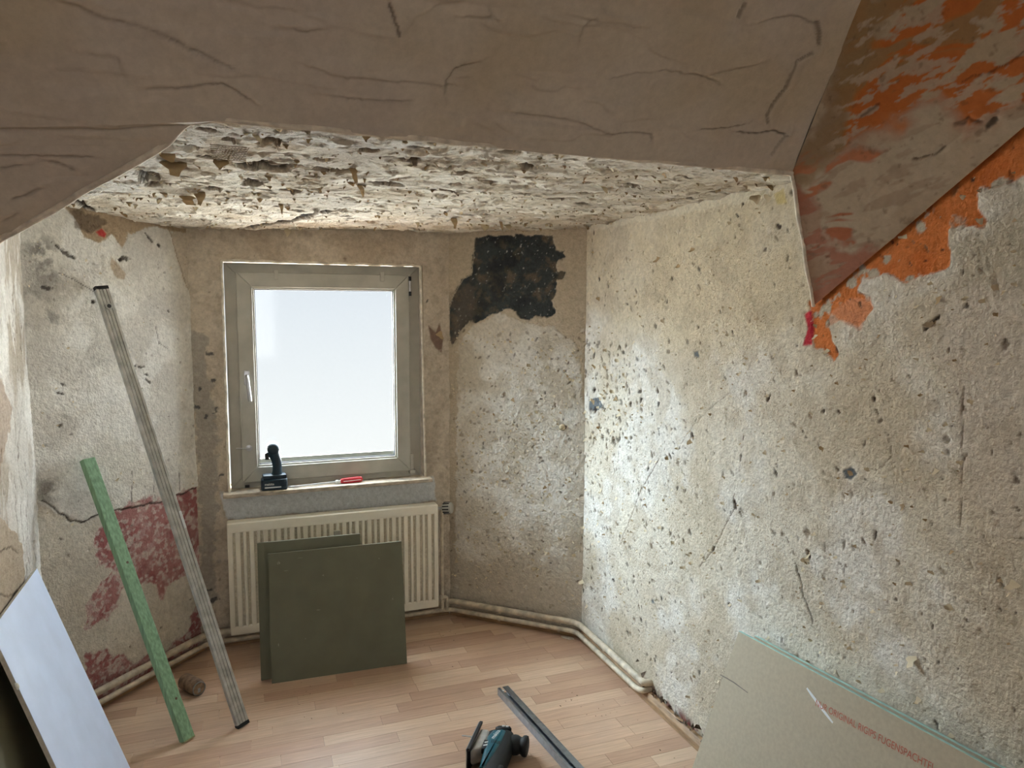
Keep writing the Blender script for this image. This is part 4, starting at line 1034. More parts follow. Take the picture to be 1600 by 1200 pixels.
# brown-faced boards against the right wall (turquoise paper round the edges)
def right_board(o_top, label):
    TL = hit(1157, 984, D + nR * 0.066, nR); TR = hit(1548, 1192, D + nR * 0.066, nR)
    BL = on_floor(1073, 1236)
    d = unit(TR - TL); length = 1.25
    TR = TL + d * length; BR = BL + d * length
    BR[2] = 0.0
    n = unit(np.cross(TR - TL, BL - TL))
    if np.dot(n, EYE - TL) < 0: n = -n
    sh = -n * o_top
    return BL + sh, BR + sh, TR + sh, TL + sh, n
def edged_board(off, th, label, along=0.0, face=None):
    BL, BR, TR, TL, n = right_board(off, label)
    d = unit(TR - TL); s = d * along
    BL, BR, TR, TL = BL + s, BR + s, TR + s, TL + s
    root = thing('plasterboard_sheet', label, 'board', (BL + BR) / 2, 'brown boards at the right wall')
    e = unit(TL - BL)
    m = MB(); m.hexa([p - n * th for p in (BL, BR, TR, TL)] + [p - n * (th - 0.0008) for p in (BL, BR, TR, TL)]); m.build('back_paper', M['card'], root)
    m = MB(); q = [BL, BR, TR, TL]; m.hexa([p - n * (th - 0.0008) for p in q] + [p - n * 0.0008 for p in q]); m.build('core', M['gypsum'], root)
    m = MB(); m.hexa([p - n * 0.0008 for p in q] + list(q)); fp = m.build('front_paper', face or M['card'], root)
    # folded turquoise edge paper with a pale tape line
    m = MB(); t0, t1 = TL, TR; up = unit(TL - BL - d * np.dot(TL - BL, d))
    m.hexa([t0 - n * (th - 0.001), t1 - n * (th - 0.001), t1 + n * 0.0006, t0 + n * 0.0006, t0 - n * (th - 0.001) + up * 0.0012, t1 - n * (th - 0.001) + up * 0.0012, t1 + n * 0.0006 + up * 0.0012, t0 + n * 0.0006 + up * 0.0012])
    m.build('edge_paper', M['turq'], root)
    return root, fp, BL, TL, d, unit(TL - BL), n
r1, fp1, bBL, bTL, bd_, bu_, bn_ = edged_board(0.0, 0.0115, 'front brown plasterboard sheet with red lettering leaning on the right wall')
edged_board(0.0350, 0.0125, 'rear plasterboard sheet with turquoise edge between lettered sheet and right wall', along=0.035)
def on_board(px, py): return hit(px, py, bTL, bn_)
p0 = on_board(1277, 1099); p1 = on_board(1457, 1198)
tx = unit(p1 - p0); ty = np.cross(bn_, tx)
if ty[2] < 0: ty = -ty; 
txt = 'NUR ORIGINAL RIGIPS FUGENSPACHTEL'
tm = text_mesh('lettering', txt, 0.030, p0, tx, ty, M['redprint'], r1)
xs = [np.dot(np.array(v.co) + origin_of(r1) - p0, tx) for v in tm.data.vertices]
want = np.linalg.norm(p1 - p0) * 1.035
sc = want / max(xs)
for v in tm.data.vertices:
    w = np.array(v.co) + origin_of(r1) - p0
    a, b_, c_ = np.dot(w, tx), np.dot(w, ty), np.dot(w, bn_)
    v.co = tuple(p0 + tx * a * sc + ty * b_ * sc * 1.25 + bn_ * c_ - origin_of(r1))
# scraped streak and pencil mark on the brown face
def streak(pix, w, material, name='scrape'):
    m = MB(); pts = [on_board(*p) + bn_ * 0.0005 for p in pix]
    L_, R_ = [], []
    for i, p in enumerate(pts):
        d = unit(pts[min(i + 1, len(pts) - 1)] - pts[max(i - 1, 0)]); s = np.cross(bn_, d)
        ww = w * (0.4 + 0.6 * math.sin(math.pi * (i + 0.5) / len(pts)))
        L_.append(p + s * ww); R_.append(p - s * ww)
    n = len(pts)
    m.add(L_ + R_, [(i, i + 1, n + i + 1, n + i) for i in range(n - 1)]); m.build(name, material, r1)
streak([(1264, 1072), (1272, 1083), (1282, 1096), (1294, 1112), (1305, 1126)], 0.0045, M['print'])
streak([(1128, 1052), (1138, 1057), (1150, 1064), (1172, 1080)], 0.002, mat('pencil', lin(120, 112, 104), 0.9), 'pencil_mark')

# white panel leaning on the left return wall
tr_ = hit(60, 893, A + nS * 0.034, nS); tl_ = hit(-6, 985, A + nS * 0.034, nS)
br_ = on_floor(209, 1207); d_ = unit(tl_ - tr_); wd = 0.52
bl_ = br_ + d_ * wd; bl_[2] = 0; tl_ = tr_ + d_ * wd
n_ = unit(np.cross(br_ - tr_, tl_ - tr_))
if np.dot(n_, nS) < 0: n_ = -n_
wp = thing('white_plasterboard', 'white-faced board leaning low against the left return wall', 'board', (br_ + bl_) / 2)
q = [bl_, br_, tr_, tl_]
m = MB(); m.hexa([p - n_ * 0.0125 for p in q] + [p - n_ * 0.001 for p in q]); m.build('core', M['gypsum'], wp)
m = MB(); m.hexa([p - n_ * 0.001 for p in q] + list(q)); m.build('front_paper', M['wpanel'], wp)
nick = tl_ + (bl_ - tl_) * 0.22
m = MB(); m.lathe(nick - n_ * 0.008, n_, [(0, 0.004), (0.006, 0.012), (0.009, 0.007), (0.010, 0.002)], 7); m.build('broken_corner', M['gypsum'], wp)
# green board standing behind it and a beige offcut lying below
ob0 = A + nS * 0.018 + R * 0.30; 
gq = [A + nS * 0.19 + R * 0.50, A + nS * 0.19 + R * 0.98, A + nS * 0.033 + R * 1.02 + UP * 0.56, A + nS * 0.033 + R * 0.54 + UP * 0.56]
gn = unit(np.cross(gq[1] - gq[0], gq[3] - gq[0]))
if np.dot(gn, nS) < 0: gn = -gn
gb3 = board('plasterboard_offcut', gq[0], gq[1], gq[2], gq[3], 0.0125, gn, 'olive green board tucked behind the white-faced panel at the left', 'board', M['gboard'], M['gboard'], core=M['gboard'])

# ================================================================ long straightedge and green batten on the left wall
def stick(foot, head, wx_, ty_, facing):
    ax = unit(head - foot); f_ = unit(facing - ax * np.dot(facing, ax)); s_ = np.cross(ax, f_)
    return ax, f_, s_, np.linalg.norm(head - foot)
ft = on_floor(383, 1137); hd_ = hit(156, 452, A + nL * 0.022, nL)
faceto = unit(V3(0.80, -0.58, 0.15))
ax, fc, sd_, ln = stick(ft, hd_, 0, 0, faceto)
sd_ = sd_ if sd_[0] > 0 else -sd_
lv = thing('straightedge', 'long grey aluminium straightedge leaning on the left wall', 'straightedge', ft)
hw, ht = 0.0245, 0.010
m = MB()      # H-section: two thick rails, thin web, grooved face
m.box(ft, (sd_, fc, ax), (-hw, -ht, 0.012), (-hw + 0.011, ht, ln - 0.012)); m.build('rail', M['alu'], lv, bevel=0.0012)
m = MB(); m.box(ft, (sd_, fc, ax), (hw - 0.011, -ht, 0.012), (hw, ht, ln - 0.012)); m.build('rail', M['alu'], lv, bevel=0.0012)
m = MB(); m.box(ft, (sd_, fc, ax), (-hw + 0.010, -ht + 0.004, 0.012), (hw - 0.010, ht - 0.0065, ln - 0.012)); web = m.build('web', M['alu_groove_shade'], lv)
for g_ in (-0.0062, 0.0062):
    m = MB(); m.box(ft, (sd_, fc, ax), (g_ - 0.0052, ht - 0.0066, 0.013), (g_ + 0.0052, ht - 0.0012, ln - 0.013)); m.build('ridge', M['alu'], web)
m = MB(); m.box(ft, (sd_, fc, ax), (-hw - 0.001, -ht - 0.001, 0.0), (hw + 0.001, ht + 0.001, 0.014)); m.build('end_cap', M['black'], lv, bevel=0.002)
m = MB(); m.box(ft, (sd_, fc, ax), (-hw - 0.001, -ht - 0.001, ln - 0.014), (hw + 0.001, ht + 0.001, ln)); m.build('end_cap', M['black'], lv, bevel=0.002)
m = MB(); m.lathe(ft + ax * (ln - 0.085) + fc * (ht - 0.004) + sd_ * 0.002, fc, [(0, 0.014), (0.006, 0.014), (0.007, 0.011), (0.0075, 0.002)], 18); vr = m.build('hanging_eye', M['alu'], lv, True)
m = MB(); m.lathe(ft + ax * (ln - 0.085) + fc * (ht + 0.003) + sd_ * 0.002, fc, [(0, 0.008), (0.0012, 0.008)], 14); m.build('eye_hole', M['black'], vr)
zq = ln * 0.462
m = MB(); m.box(ft + ax * zq, (sd_, fc, ax), (hw - 0.010, -0.002, -0.035), (hw + 0.0006, ht + 0.0008, 0.035)); vh = m.build('vial_window', M['print'], lv, bevel=0.001)
ft = on_floor(297, 1160); hd_ = hit(137, 722, A + nL * 0.028, nL)
ax, fc, sd_, ln = stick(ft, hd_, 0, 0, unit(V3(0.88, -0.46, 0.15)))
sd_ = sd_ if sd_[0] > 0 else -sd_
bt = thing('timber_batten', 'short green-stained wooden batten leaning on the left wall', 'batten', ft)
m = MB(); m.box(ft, (sd_, fc, ax), (-0.0235, -0.014, 0.004), (0.0235, 0.014, ln)); m.build('shaft', M['greenwood'], bt, bevel=0.0015)
m = MB(); m.box(ft, (sd_, fc, ax), (-0.0235, -0.014, 0.0), (0.0235, 0.014, 0.0045)); m.build('sawn_end', M['palewood'], bt)
for s_ in (0.14, 0.62):
    m = MB(); m.lathe(ft + ax * (ln * s_) + fc * 0.0132 + sd_ * 0.004, fc, [(0, 0.006), (0.0009, 0.005), (0.0010, 0.001)], 12); m.build('knot', M['dirt'], bt)

# ================================================================ things on the sill
# cordless driver: battery block, grip and a short head pointing out at the glass
q = hit(431, 772, WP(0, 0, SILL), UP); du = (q - B) @ dW
zb = SILL + 0.0005
uc, dc = du, 0.006
tool = thing('cordless_driver', 'dark teal cordless driver standing on its battery on the sill', 'drill', WP(uc, dc, zb))
m = MB(); m.inflate(WP(uc, dc, zb), (dW, nW, UP), [(-0.058, -0.034), (-0.050, -0.040), (0.050, -0.040), (0.060, -0.030), (0.060, 0.028), (0.052, 0.036), (-0.052, 0.036), (-0.060, 0.026)], 0.0, 0.052, 0.008); m.build('battery', M['navy'], tool, True, sharp=50)
m = MB(); m.inflate(WP(uc, dc, zb), (dW, nW, UP), [(-0.052, -0.030), (0.052, -0.032), (0.056, 0.024), (-0.050, 0.030)], 0.050, 0.070, 0.006); m.build('battery_foot', M['navy'], tool, True, sharp=50)
m = MB(); R_ = []
for z_, uo, w_, dd in ((0.060, 0.012, 0.026, 0.022), (0.085, 0.014, 0.022, 0.018), (0.11, 0.016, 0.021, 0.017), (0.135, 0.013, 0.023, 0.018), (0.16, 0.004, 0.026, 0.019), (0.178, -0.004, 0.030, 0.020)):
    R_.append([WP(uc + uo + w_ * math.cos(t_), dc + dd * math.sin(t_), zb + z_) for t_ in np.linspace(0, 2 * math.pi, 16, endpoint=False)])
m.rings(R_); m.build('grip', M['navy'], tool, True, sharp=50)
m = MB(); m.box(WP(uc - 0.026, dc, zb + 0.158), AXW, (-0.012, -0.009, -0.016), (0.006, 0.009, 0.016)); m.build('trigger', M['black'], tool, bevel=0.004)
m = MB(); m.lathe(WP(uc + 0.0, dc + 0.045, zb + 0.196), -nW, [(0, 0.016), (0.006, 0.025), (0.03, 0.029), (0.075, 0.029), (0.076, 0.021), (0.088, 0.016), (0.089, 0.004)], 18); hdm = m.build('motor_housing', M['navy'], tool, True, sharp=50)
text_mesh('lettering', 'makita', 0.016, WP(uc - 0.044, dc + 0.0366, zb + 0.026), dW, UP, M['print'], tool, 0.0004, 0.0003)
m = MB(); m.box(WP(uc, dc + 0.0362, zb), AXW, (-0.044, 0, 0.012), (0.030, 0.0006, 0.018)); m.build('label_stripe', M['print'], tool)
# screwdriver with a red handle
s0 = hit(452, 767, V3(0, 0, SILL + 0.004), UP); s1 = hit(570, 754, V3(0, 0, SILL + 0.012), UP)
u1_, u2_ = (s0 - B) @ dW, (s1 - B) @ dW
k0 = WP(u1_, 0.012, SILL + 0.0045); k1 = WP(u2_, 0.000, SILL + 0.0145)
axs = unit(k1 - k0); lns = np.linalg.norm(k1 - k0); hs = lns * 0.66
sdv = thing('screwdriver', 'long screwdriver with translucent red handle lying on the sill', 'screwdriver', k0)
m = MB(); m.lathe(k0, axs, [(0, 0.0015), (0.004, 0.0040), (0.03, 0.0032), (hs, 0.0032)], 10); m.build('shank', M['chrome'], sdv, True)
m = MB(); m.lathe(k0, axs, [(hs - 0.012, 0.004), (hs - 0.008, 0.009), (hs + 0.002, 0.0085), (hs + 0.004, 0.006), (hs + 0.012, 0.006), (hs + 0.014, 0.009)], 12); m.build('ferrule', M['print'], sdv, True)
hn = lns - hs
m = MB(); m.lathe(k0, axs, [(hs + 0.013, 0.009), (hs + 0.02, 0.0125), (hs + hn * 0.45, 0.0135), (hs + hn * 0.85, 0.0138), (lns - 0.004, 0.012), (lns, 0.007)], 14); m.build('handle', M['red'], sdv, True)
for k in range(6):
    a = math.pi * k / 3; x_ = unit(np.cross(UP, axs)); y_ = np.cross(axs, x_); rr = x_ * math.cos(a) + y_ * math.sin(a); tt = np.cross(axs, rr)
    m = MB(); m.box(k0 + rr * 0.0128, (axs, tt, rr), (hs + 0.026, -0.0014, -0.001), (lns - 0.010, 0.0014, 0.0016)); m.build('grip_flute', M['print'] if k % 3 == 0 else M['red'], sdv)

# ================================================================ things on the floor
# empty drinks can
c0 = on_floor(291, 1078); c1 = on_floor(324, 1096); axc = unit(c1 - c0); RC = 0.033
k0 = c0 + UP * RC
can = thing('drink_can', 'dusty empty metal drink can lying on the floor beside the green batten', 'can', c0)
LC = 0.115
m = MB(); m.lathe(k0, axc, [(0, 0.020), (0.001, 0.024), (0.006, 0.030), (0.012, RC), (LC - 0.014, RC), (LC - 0.004, 0.0275), (LC, 0.0275)], 24); m.build('body', M['can'], can, True, sharp=50)
m = MB(); m.lathe(k0, axc, [(LC - 0.001, 0.0285), (LC + 0.002, 0.0285), (LC + 0.0022, 0.0255), (LC - 0.002, 0.0245), (LC - 0.002, 0.001)], 24); lid = m.build('lid', M['zinc'], can, True, sharp=50)
x_ = unit(np.cross(UP, axc)); y_ = np.cross(axc, x_)
m = MB(); m.lathe(k0 + axc * (LC - 0.0022) + y_ * 0.010, axc, [(0, 0.0095), (0.0008, 0.0095)], 14); m.build('mouth', M['gasket'], lid)
m = MB(); m.box(k0 + axc * (LC - 0.001) - y_ * 0.008, (x_, y_, axc), (-0.006, -0.009, 0), (0.006, 0.010, 0.0012)); m.build('pull_tab', M['zinc'], lid, bevel=0.0005)
# galvanised stud on the floor
g0 = on_floor(789, 1084); g1_ = on_floor(905, 1212); gx = unit(g1_ - g0); gy = np.cross(UP, gx)
if gy[0] < 0: gy = -gy
st_ = thing('metal_stud', 'galvanised steel channel lying on the laminate beside the jigsaw', 'metal profile', g0)
GL = 0.95; GW = 0.024; GH = 0.030; tt = 0.0014
z0 = 0.0006
def gbox(name, lo, hi, par=st_): 
    m = MB(); m.box(g0 + UP * z0, (gx, gy, UP), lo, hi); return m.build(name, M['zinc'], par)
gbox('web', (0, -GW, 0), (GL, GW, tt))
gbox('flange', (0, -GW, tt), (GL, -GW + tt, GH)); gbox('flange', (0, GW - tt, tt), (GL, GW, GH))
gbox('lip', (0, -GW + tt, GH - tt), (GL, -GW + 0.011, GH)); gbox('lip', (0, GW - 0.026, GH - tt), (GL, GW - tt, GH))
m = MB(); m.lathe(g0 + gx * 0.03 - gy * 0.010 + UP * (GH + z0), UP, [(0, 0.004), (0.0008, 0.004), (0.0016, 0.0025)], 10); m.build('rivet', M['chrome'], st_)

# jigsaw on its side: shoe to the left, barrel coming towards the camera
j0 = on_floor(757, 1166)
jx = unit(V3(1.0, -0.10, 0)); jy = unit(V3(-0.22, -1.0, 0)); jx = unit(jx - jy * np.dot(jx, jy)); jz = UP
JA = (jx, jy, jz)
jig = thing('jigsaw', 'teal and black cordless jigsaw lying on its side on the laminate', 'jigsaw', j0)
def JP(x, y, z): return j0 + jx * x + jy * y + jz * z
m = MB(); m.box(JP(0, 0, 0), JA, (-0.016, -0.012, 0.004), (-0.0115, 0.160, 0.086)); shoe = m.build('shoe_plate', M['zinc'], jig, bevel=0.002)
m = MB(); m.box(JP(0, 0, 0), JA, (-0.0118, -0.014, 0.001), (-0.003, 0.162, 0.010)); m.build('shoe_rim', M['black'], shoe, bevel=0.001)
m = MB(); m.box(JP(0, 0, 0), JA, (-0.0118, -0.014, 0.079), (-0.001, 0.162, 0.089)); m.build('shoe_rim', M['black'], shoe, bevel=0.001)
m = MB(); m.box(JP(0, 0, 0), JA, (-0.070, 0.018, 0.044), (0.03, 0.025, 0.0456)); m.build('saw_blade', M['chrome'], jig)
m = MB(); m.inflate(JP(0, 0, 0), JA, [(-0.004, 0.012), (0.022, 0.004), (0.036, 0.018), (0.040, 0.060), (0.036, 0.12), (-0.004, 0.14)], 0.014, 0.074, 0.012); m.build('bevel_bracket', M['alu'], jig, True, sharp=50)
m = MB(); m.inflate(JP(0, 0, 0), JA, [(0.026, 0.012), (0.052, -0.010), (0.090, -0.016), (0.118, -0.004), (0.128, 0.03), (0.126, 0.20), (0.120, 0.26), (0.060, 0.26), (0.046, 0.16), (0.030, 0.10)], 0.002, 0.078, 0.024); m.build('gear_housing', M['rubber'], jig, True, sharp=60)
m = MB(); m.inflate(JP(0, 0, 0), JA, [(0.044, 0.020), (0.078, 0.004), (0.096, 0.014), (0.094, 0.080), (0.088, 0.14), (0.072, 0.24), (0.052, 0.24), (0.040, 0.12), (0.034, 0.06)], 0.040, 0.0835, 0.014); bodyj = m.build('teal_cover', M['teal'], jig, True, sharp=60)
m = MB(); R_ = []
for x_, r_ in ((0.105, 0.030), (0.130, 0.0345), (0.140, 0.033), (0.150, 0.028), (0.156, 0.029), (0.160, 0.034), (0.168, 0.036), (0.175, 0.034), (0.178, 0.026)):
    R_.append([JP(x_, 0.030 + r_ * 1.05 * math.cos(t_), 0.041 + r_ * math.sin(t_)) for t_ in np.linspace(0, 2 * math.pi, 22, endpoint=False)])
m.rings(R_); m.build('rubber_knob', M['rubber'], jig, True, sharp=50)
m = MB(); m.inflate(JP(0, 0, 0), JA, [(0.050, -0.004), (0.060, -0.018), (0.100, -0.022), (0.108, -0.012), (0.100, 0.000), (0.060, 0.010)], 0.045, 0.080, 0.006); swp = m.build('switch_panel', M['black'], jig, True, sharp=50)
for k_ in (0.078, 0.092):
    m = MB(); m.inflate(JP(0, 0, 0), JA, [(k_ - 0.005, -0.016), (k_ + 0.005, -0.017), (k_ + 0.005, -0.009), (k_ - 0.005, -0.008)], 0.0795, 0.0825, 0.001, 3); m.build('button', M['print'], swp)
text_mesh('lettering', 'makita', 0.021, JP(0.064, 0.078, 0.0836), unit(-jy * 0.96 + jx * 0.2), unit(-jx * 0.96 - jy * 0.2), M['print'], jig, 0.0004, 0.0004)
for k_ in range(6):
    m = MB(); m.box(JP(0.060 + k_ * 0.0058, 0.094, 0.0832), JA, (-0.0012, -0.008, 0), (0.0012, 0.008, 0.0008)); m.build('vent_slot', M['gasket'], bodyj)
m = MB(); m.inflate(JP(0, 0, 0), JA, [(0.030, 0.085), (0.058, 0.082), (0.060, 0.13), (0.034, 0.14)], 0.060, 0.082, 0.006); m.build('side_cover', M['black'], jig, True, sharp=50)
for k_ in (0.094, 0.112):
    m = MB(); m.inflate(JP(0, 0, 0), JA, [(0.036, k_ + 0.006), (0.054, k_ - 0.004), (0.055, k_ + 0.004), (0.037, k_ + 0.013)], 0.0815, 0.0828, 0.0004, 3); m.build('label_stripe', M['print'], jig)
m = MB(); m.box(JP(0, 0, 0), JA, (0.05, 0.20, 0.0), (0.13, 0.29, 0.075)); m.build('battery', M['black'], jig, bevel=0.008)

# plaster chip by the pipe corner
m = MB(); q = on_floor(889, 997)
m.inflate(q, (dF, nF, UP), [(-0.035, -0.006), (-0.01, -0.012), (0.022, -0.010), (0.036, 0.0), (0.018, 0.012), (-0.02, 0.010)], 0.0, 0.006, 0.002, 3)
tag(m.build('plaster_chip', M['bead'], None), 'flat cream plaster chip on the floor under the bay corner pipes', 'debris')

# ================================================================ torn wallpaper: curling scraps on the walls and the bay ceiling
frng = np.random.default_rng(77)
def scrap(seed, hang):
    """unit scrap hinged along y=0, curling off the wall (z)"""
    r = np.random.default_rng(seed)
    n = 5; vs = []; fs = []
    skew = r.uniform(-0.35, 0.35); curl = r.uniform(0.7, 1.7) if not hang else r.uniform(0.9, 1.5)
    y = 0; z = 0.0; a = 0.15 if not hang else 0.5
    for k in range(n):
        t = k / (n - 1)
        w = 0.5 * (1 - t ** 1.6 * r.uniform(0.55, 0.98)) * r.uniform(0.75, 1.15)
        vs.append((-w + skew * t + r.normal(0, 0.04), y + r.normal(0, 0.03), z)); vs.append((w + skew * t + r.normal(0, 0.04), y + r.normal(0, 0.03), z + r.normal(0, 0.03)))
        step = 0.25; a += curl / n
        y += math.cos(a) * step; z += math.sin(a) * step
    for k in range(n - 1): fs.append((2 * k, 2 * k + 1, 2 * k + 3, 2 * k + 2))
    return np.array(vs), fs
SCRAPS = [scrap(100 + k, False) for k in range(10)]
HANGS = [scrap(200 + k, True) for k in range(10)]
def scrap_mesh(vf, mats, name):
    out = []
    for k, (v, f_) in enumerate(vf):
        for m_ in mats:
            me = bpy.data.meshes.new(name); me.from_pydata([tuple(p) for p in v], [], f_); me.materials.append(m_); me.shade_smooth(); out.append(me)
    return out
ME_WALL = scrap_mesh(SCRAPS, [M['paper']], 'paper_scrap'); ME_KRAFT = scrap_mesh(SCRAPS, [M['kraft']], 'paper_scrap')
ME_HANG = scrap_mesh(HANGS, [M['kraft']], 'paper_scrap'); ME_HANGW = scrap_mesh(HANGS, [M['paper']], 'paper_scrap')
def frame_of(f, u, v, ang, lift=0.0):
    x = f.U * math.cos(ang) + f.W * math.sin(ang)
    n = f.N; y = np.cross(n, x)
    return f.at(u, v, lift), x, y, n
def put(parent, f, u, v, ang, sx, sy, sz, me, h=0.0):
    p, x, y, n = frame_of(f, u, v, ang, h)
    o = bpy.data.objects.new('paper_scrap', me); COL.objects.link(o); o.parent = parent
    m = Matrix(((x[0] * sx, y[0] * sy, n[0] * sz, p[0]), (x[1] * sx, y[1] * sy, n[1] * sz, p[1]), (x[2] * sx, y[2] * sy, n[2] * sz, p[2]), (0, 0, 0, 1)))
    o.matrix_local = m
    return o
def height(f, u, v):
    i = int(np.clip(np.searchsorted(f.u[:, 0], u), 0, f.u.shape[0] - 1)); j = int(np.clip(np.searchsorted(f.v[0, :], v), 0, f.v.shape[1] - 1))
    return f.H[i, j]
def shreds(parent, f, pts, angs, size, vf, material, lift=1.0):
    V_, F_ = [], []
    for (u, v), a in zip(pts, angs):
        s = size[0] + (size[1] - size[0]) * frng.random() ** 2
        p, x, y, n = frame_of(f, u, v, a, height(f, u, v))
        vv, ff = vf[frng.integers(len(vf))]
        b = len(V_)
        w = vv * np.array([s * frng.uniform(0.4, 1.0), s, s * lift])
        V_ += [tuple(p + x * q[0] + y * q[1] + n * q[2]) for q in w]
        F_ += [tuple(i + b for i in g) for g in ff]
    me = bpy.data.meshes.new('paper_shreds'); me.from_pydata(V_, [], F_); me.materials.append(material); me.shade_smooth()
    o = bpy.data.objects.new('paper_shreds', me); COL.objects.link(o); o.parent = parent
    tag(o, kind='stuff')
def pick(n, u0, u1, v0, v1, ok=None):
    out = []
    while len(out) < n:
        u, v = frng.uniform(u0, u1), frng.uniform(v0, v1)
        if ok is None or ok(u, v): out.append((u, v))
    return out
def clustered(n, u0, u1, v0, v1, freq, seed, ok=None):
    def g(u, v):
        d = fbm(np.array([u * freq]), np.array([v * freq]), seed, 3)[0]
        return d > frng.uniform(0.3, 0.62) and (ok is None or ok(u, v))
    return pick(n, u0, u1, v0, v1, g)

# --- right wall
okR = lambda u, v: not (u > 1.25 and v > 1.62 + (u - 1.4) * 0.68) and not (u < 0.95 and v > 1.93)
for u, v in clustered(95, 0.03, 2.25, 0.15, 1.9, 4, 301, okR):
    s = frng.uniform(0.012, 0.024); put(wall_right, FR_, u, v, frng.normal(2.2, 0.6), s * frng.uniform(0.5, 1.0), s, s * frng.uniform(0.5, 0.9), (ME_WALL if frng.random() < 0.88 else ME_KRAFT)[frng.integers(10)], height(FR_, u, v))
for u, v in pick(34, 0.03, 0.42, 0.95, 1.42):
    s = frng.uniform(0.014, 0.030); put(wall_right, FR_, u, v, frng.normal(0.5, 1.0), s * frng.uniform(0.5, 1.0), s, s * frng.uniform(0.5, 1.0), (ME_WALL if frng.random() < 0.6 else ME_KRAFT)[frng.integers(10)], height(FR_, u, v))
p_ = clustered(620, 0.02, 2.3, 0.12, 1.92, 5, 302, okR); shreds(wall_right, FR_, p_, frng.normal(2.2, 0.7, len(p_)), (0.005, 0.016), SCRAPS, M['paper'], 0.8)
p_ = clustered(260, 0.02, 2.3, 0.12, 1.92, 6, 303, okR); shreds(wall_right, FR_, p_, frng.normal(2.2, 0.7, len(p_)), (0.005, 0.014), SCRAPS, M['kraft'], 0.8)
for k, (px, py, s, a, kf) in enumerate(((1428, 1020, 0.038, 3.6, 0), (1385, 1074, 0.018, 2.6, 0), (1440, 1085, 0.022, 2.8, 0), (1083, 682, 0.04, 2.4, 1), (1028, 400, 0.035, 3.0, 1), (1082, 385, 0.032, 3.0, 1), (985, 365, 0.026, 3.1, 0), (1047, 712, 0.03, 2.2, 1), (1330, 740, 0.022, 0.5, 1), (1185, 310, 0.04, 1.2, 0), (1200, 312, 0.03, 0.6, 0), (912, 905, 0.035, 2.6, 0), (912, 640, 0.025, 2.3, 0), (915, 685, 0.02, 2.3, 0), (910, 820, 0.03, 2.2, 0), (1455, 498, 0.03, 2.4, 0), (1590, 905, 0.028, 2.8, 0), (1265, 870, 0.026, 2.2, 0))):
    u, v = FR_.uv(px, py); put(wall_right, FR_, max(u, 0.012), v, a, s * 0.8, s, s * 0.75, (ME_KRAFT if kf else ME_WALL)[k % 10], height(FR_, max(u, 0.012), v))
# --- right-hand bay wall
for u, v in clustered(70, 0.03, lenF - 0.03, 0.25, 1.45, 5, 311):
    s = frng.uniform(0.012, 0.026); put(wall_back_right, FF_, u, v, frng.normal(0.3, 1.2), s * frng.uniform(0.5, 1.0), s, s * frng.uniform(0.4, 0.9), (ME_WALL if frng.random() < 0.8 else ME_KRAFT)[frng.integers(10)], height(FF_, u, v))
p_ = clustered(700, 0.02, lenF - 0.02, 0.15, 1.5, 6, 312); shreds(wall_back_right, FF_, p_, frng.normal(0.3, 1.3, len(p_)), (0.006, 0.019), SCRAPS, M['paper'], 0.9)
u, v = FF_.uv(879, 667); m = MB(); m.lathe(FF_.at(u, v, -0.002), FF_.N, [(0, 0.016), (0.006, 0.015), (0.010, 0.010), (0.022, 0.009), (0.026, 0.006), (0.027, 0.001)], 12); m.build('wall_plug', M['paper'], wall_back_right, True)
# --- back and left walls
for u, v in pick(14, 0.02, lenL - 0.05, 0.75, 1.8):
    s = frng.uniform(0.010, 0.02); put(wall_left, FL_, u, v, frng.normal(0, 1.2), s * 0.7, s, s * 0.6, ME_WALL[frng.integers(10)], height(FL_, u, v))
p_ = clustered(130, 0.02, lenL - 0.03, 0.2, 1.85, 6, 321); shreds(wall_left, FL_, p_, frng.normal(0, 1.5, len(p_)), (0.004, 0.012), SCRAPS, M['paper'], 0.6)
u, v = FW_.uv(684, 520); put(wall_back, FW_, u, v, 3.6, 0.035, 0.05, 0.03, ME_KRAFT[3], height(FW_, u, v))
# --- bay ceiling: long rags hanging
def okC(u, v):
    w = FC_.at(u, v)
    return in_bay(*(w[:2])) and (w - L0) @ nLC < -0.06
for u, v in clustered(150, -0.4, 1.95, 0.05, 2.2, 3, 331, okC):
    s = frng.uniform(0.012, 0.030); put(ceiling, FC_, u, v, frng.normal(0, 0.8), s * frng.uniform(0.5, 1.0), s, s * frng.uniform(0.5, 0.9), (ME_HANG if frng.random() < 0.72 else ME_HANGW)[frng.integers(10)], height(FC_, u, v))
p_ = clustered(700, -0.4, 1.95, 0.03, 2.2, 4, 332, okC); shreds(ceiling, FC_, p_, frng.normal(0, 1.2, len(p_)), (0.005, 0.015), HANGS, M['kraft'], 0.6)
p_ = clustered(700, -0.4, 1.95, 0.03, 2.2, 4, 333, okC); shreds(ceiling, FC_, p_, frng.normal(0, 1.2, len(p_)), (0.006, 0.022), SCRAPS, M['paper'], 0.7)
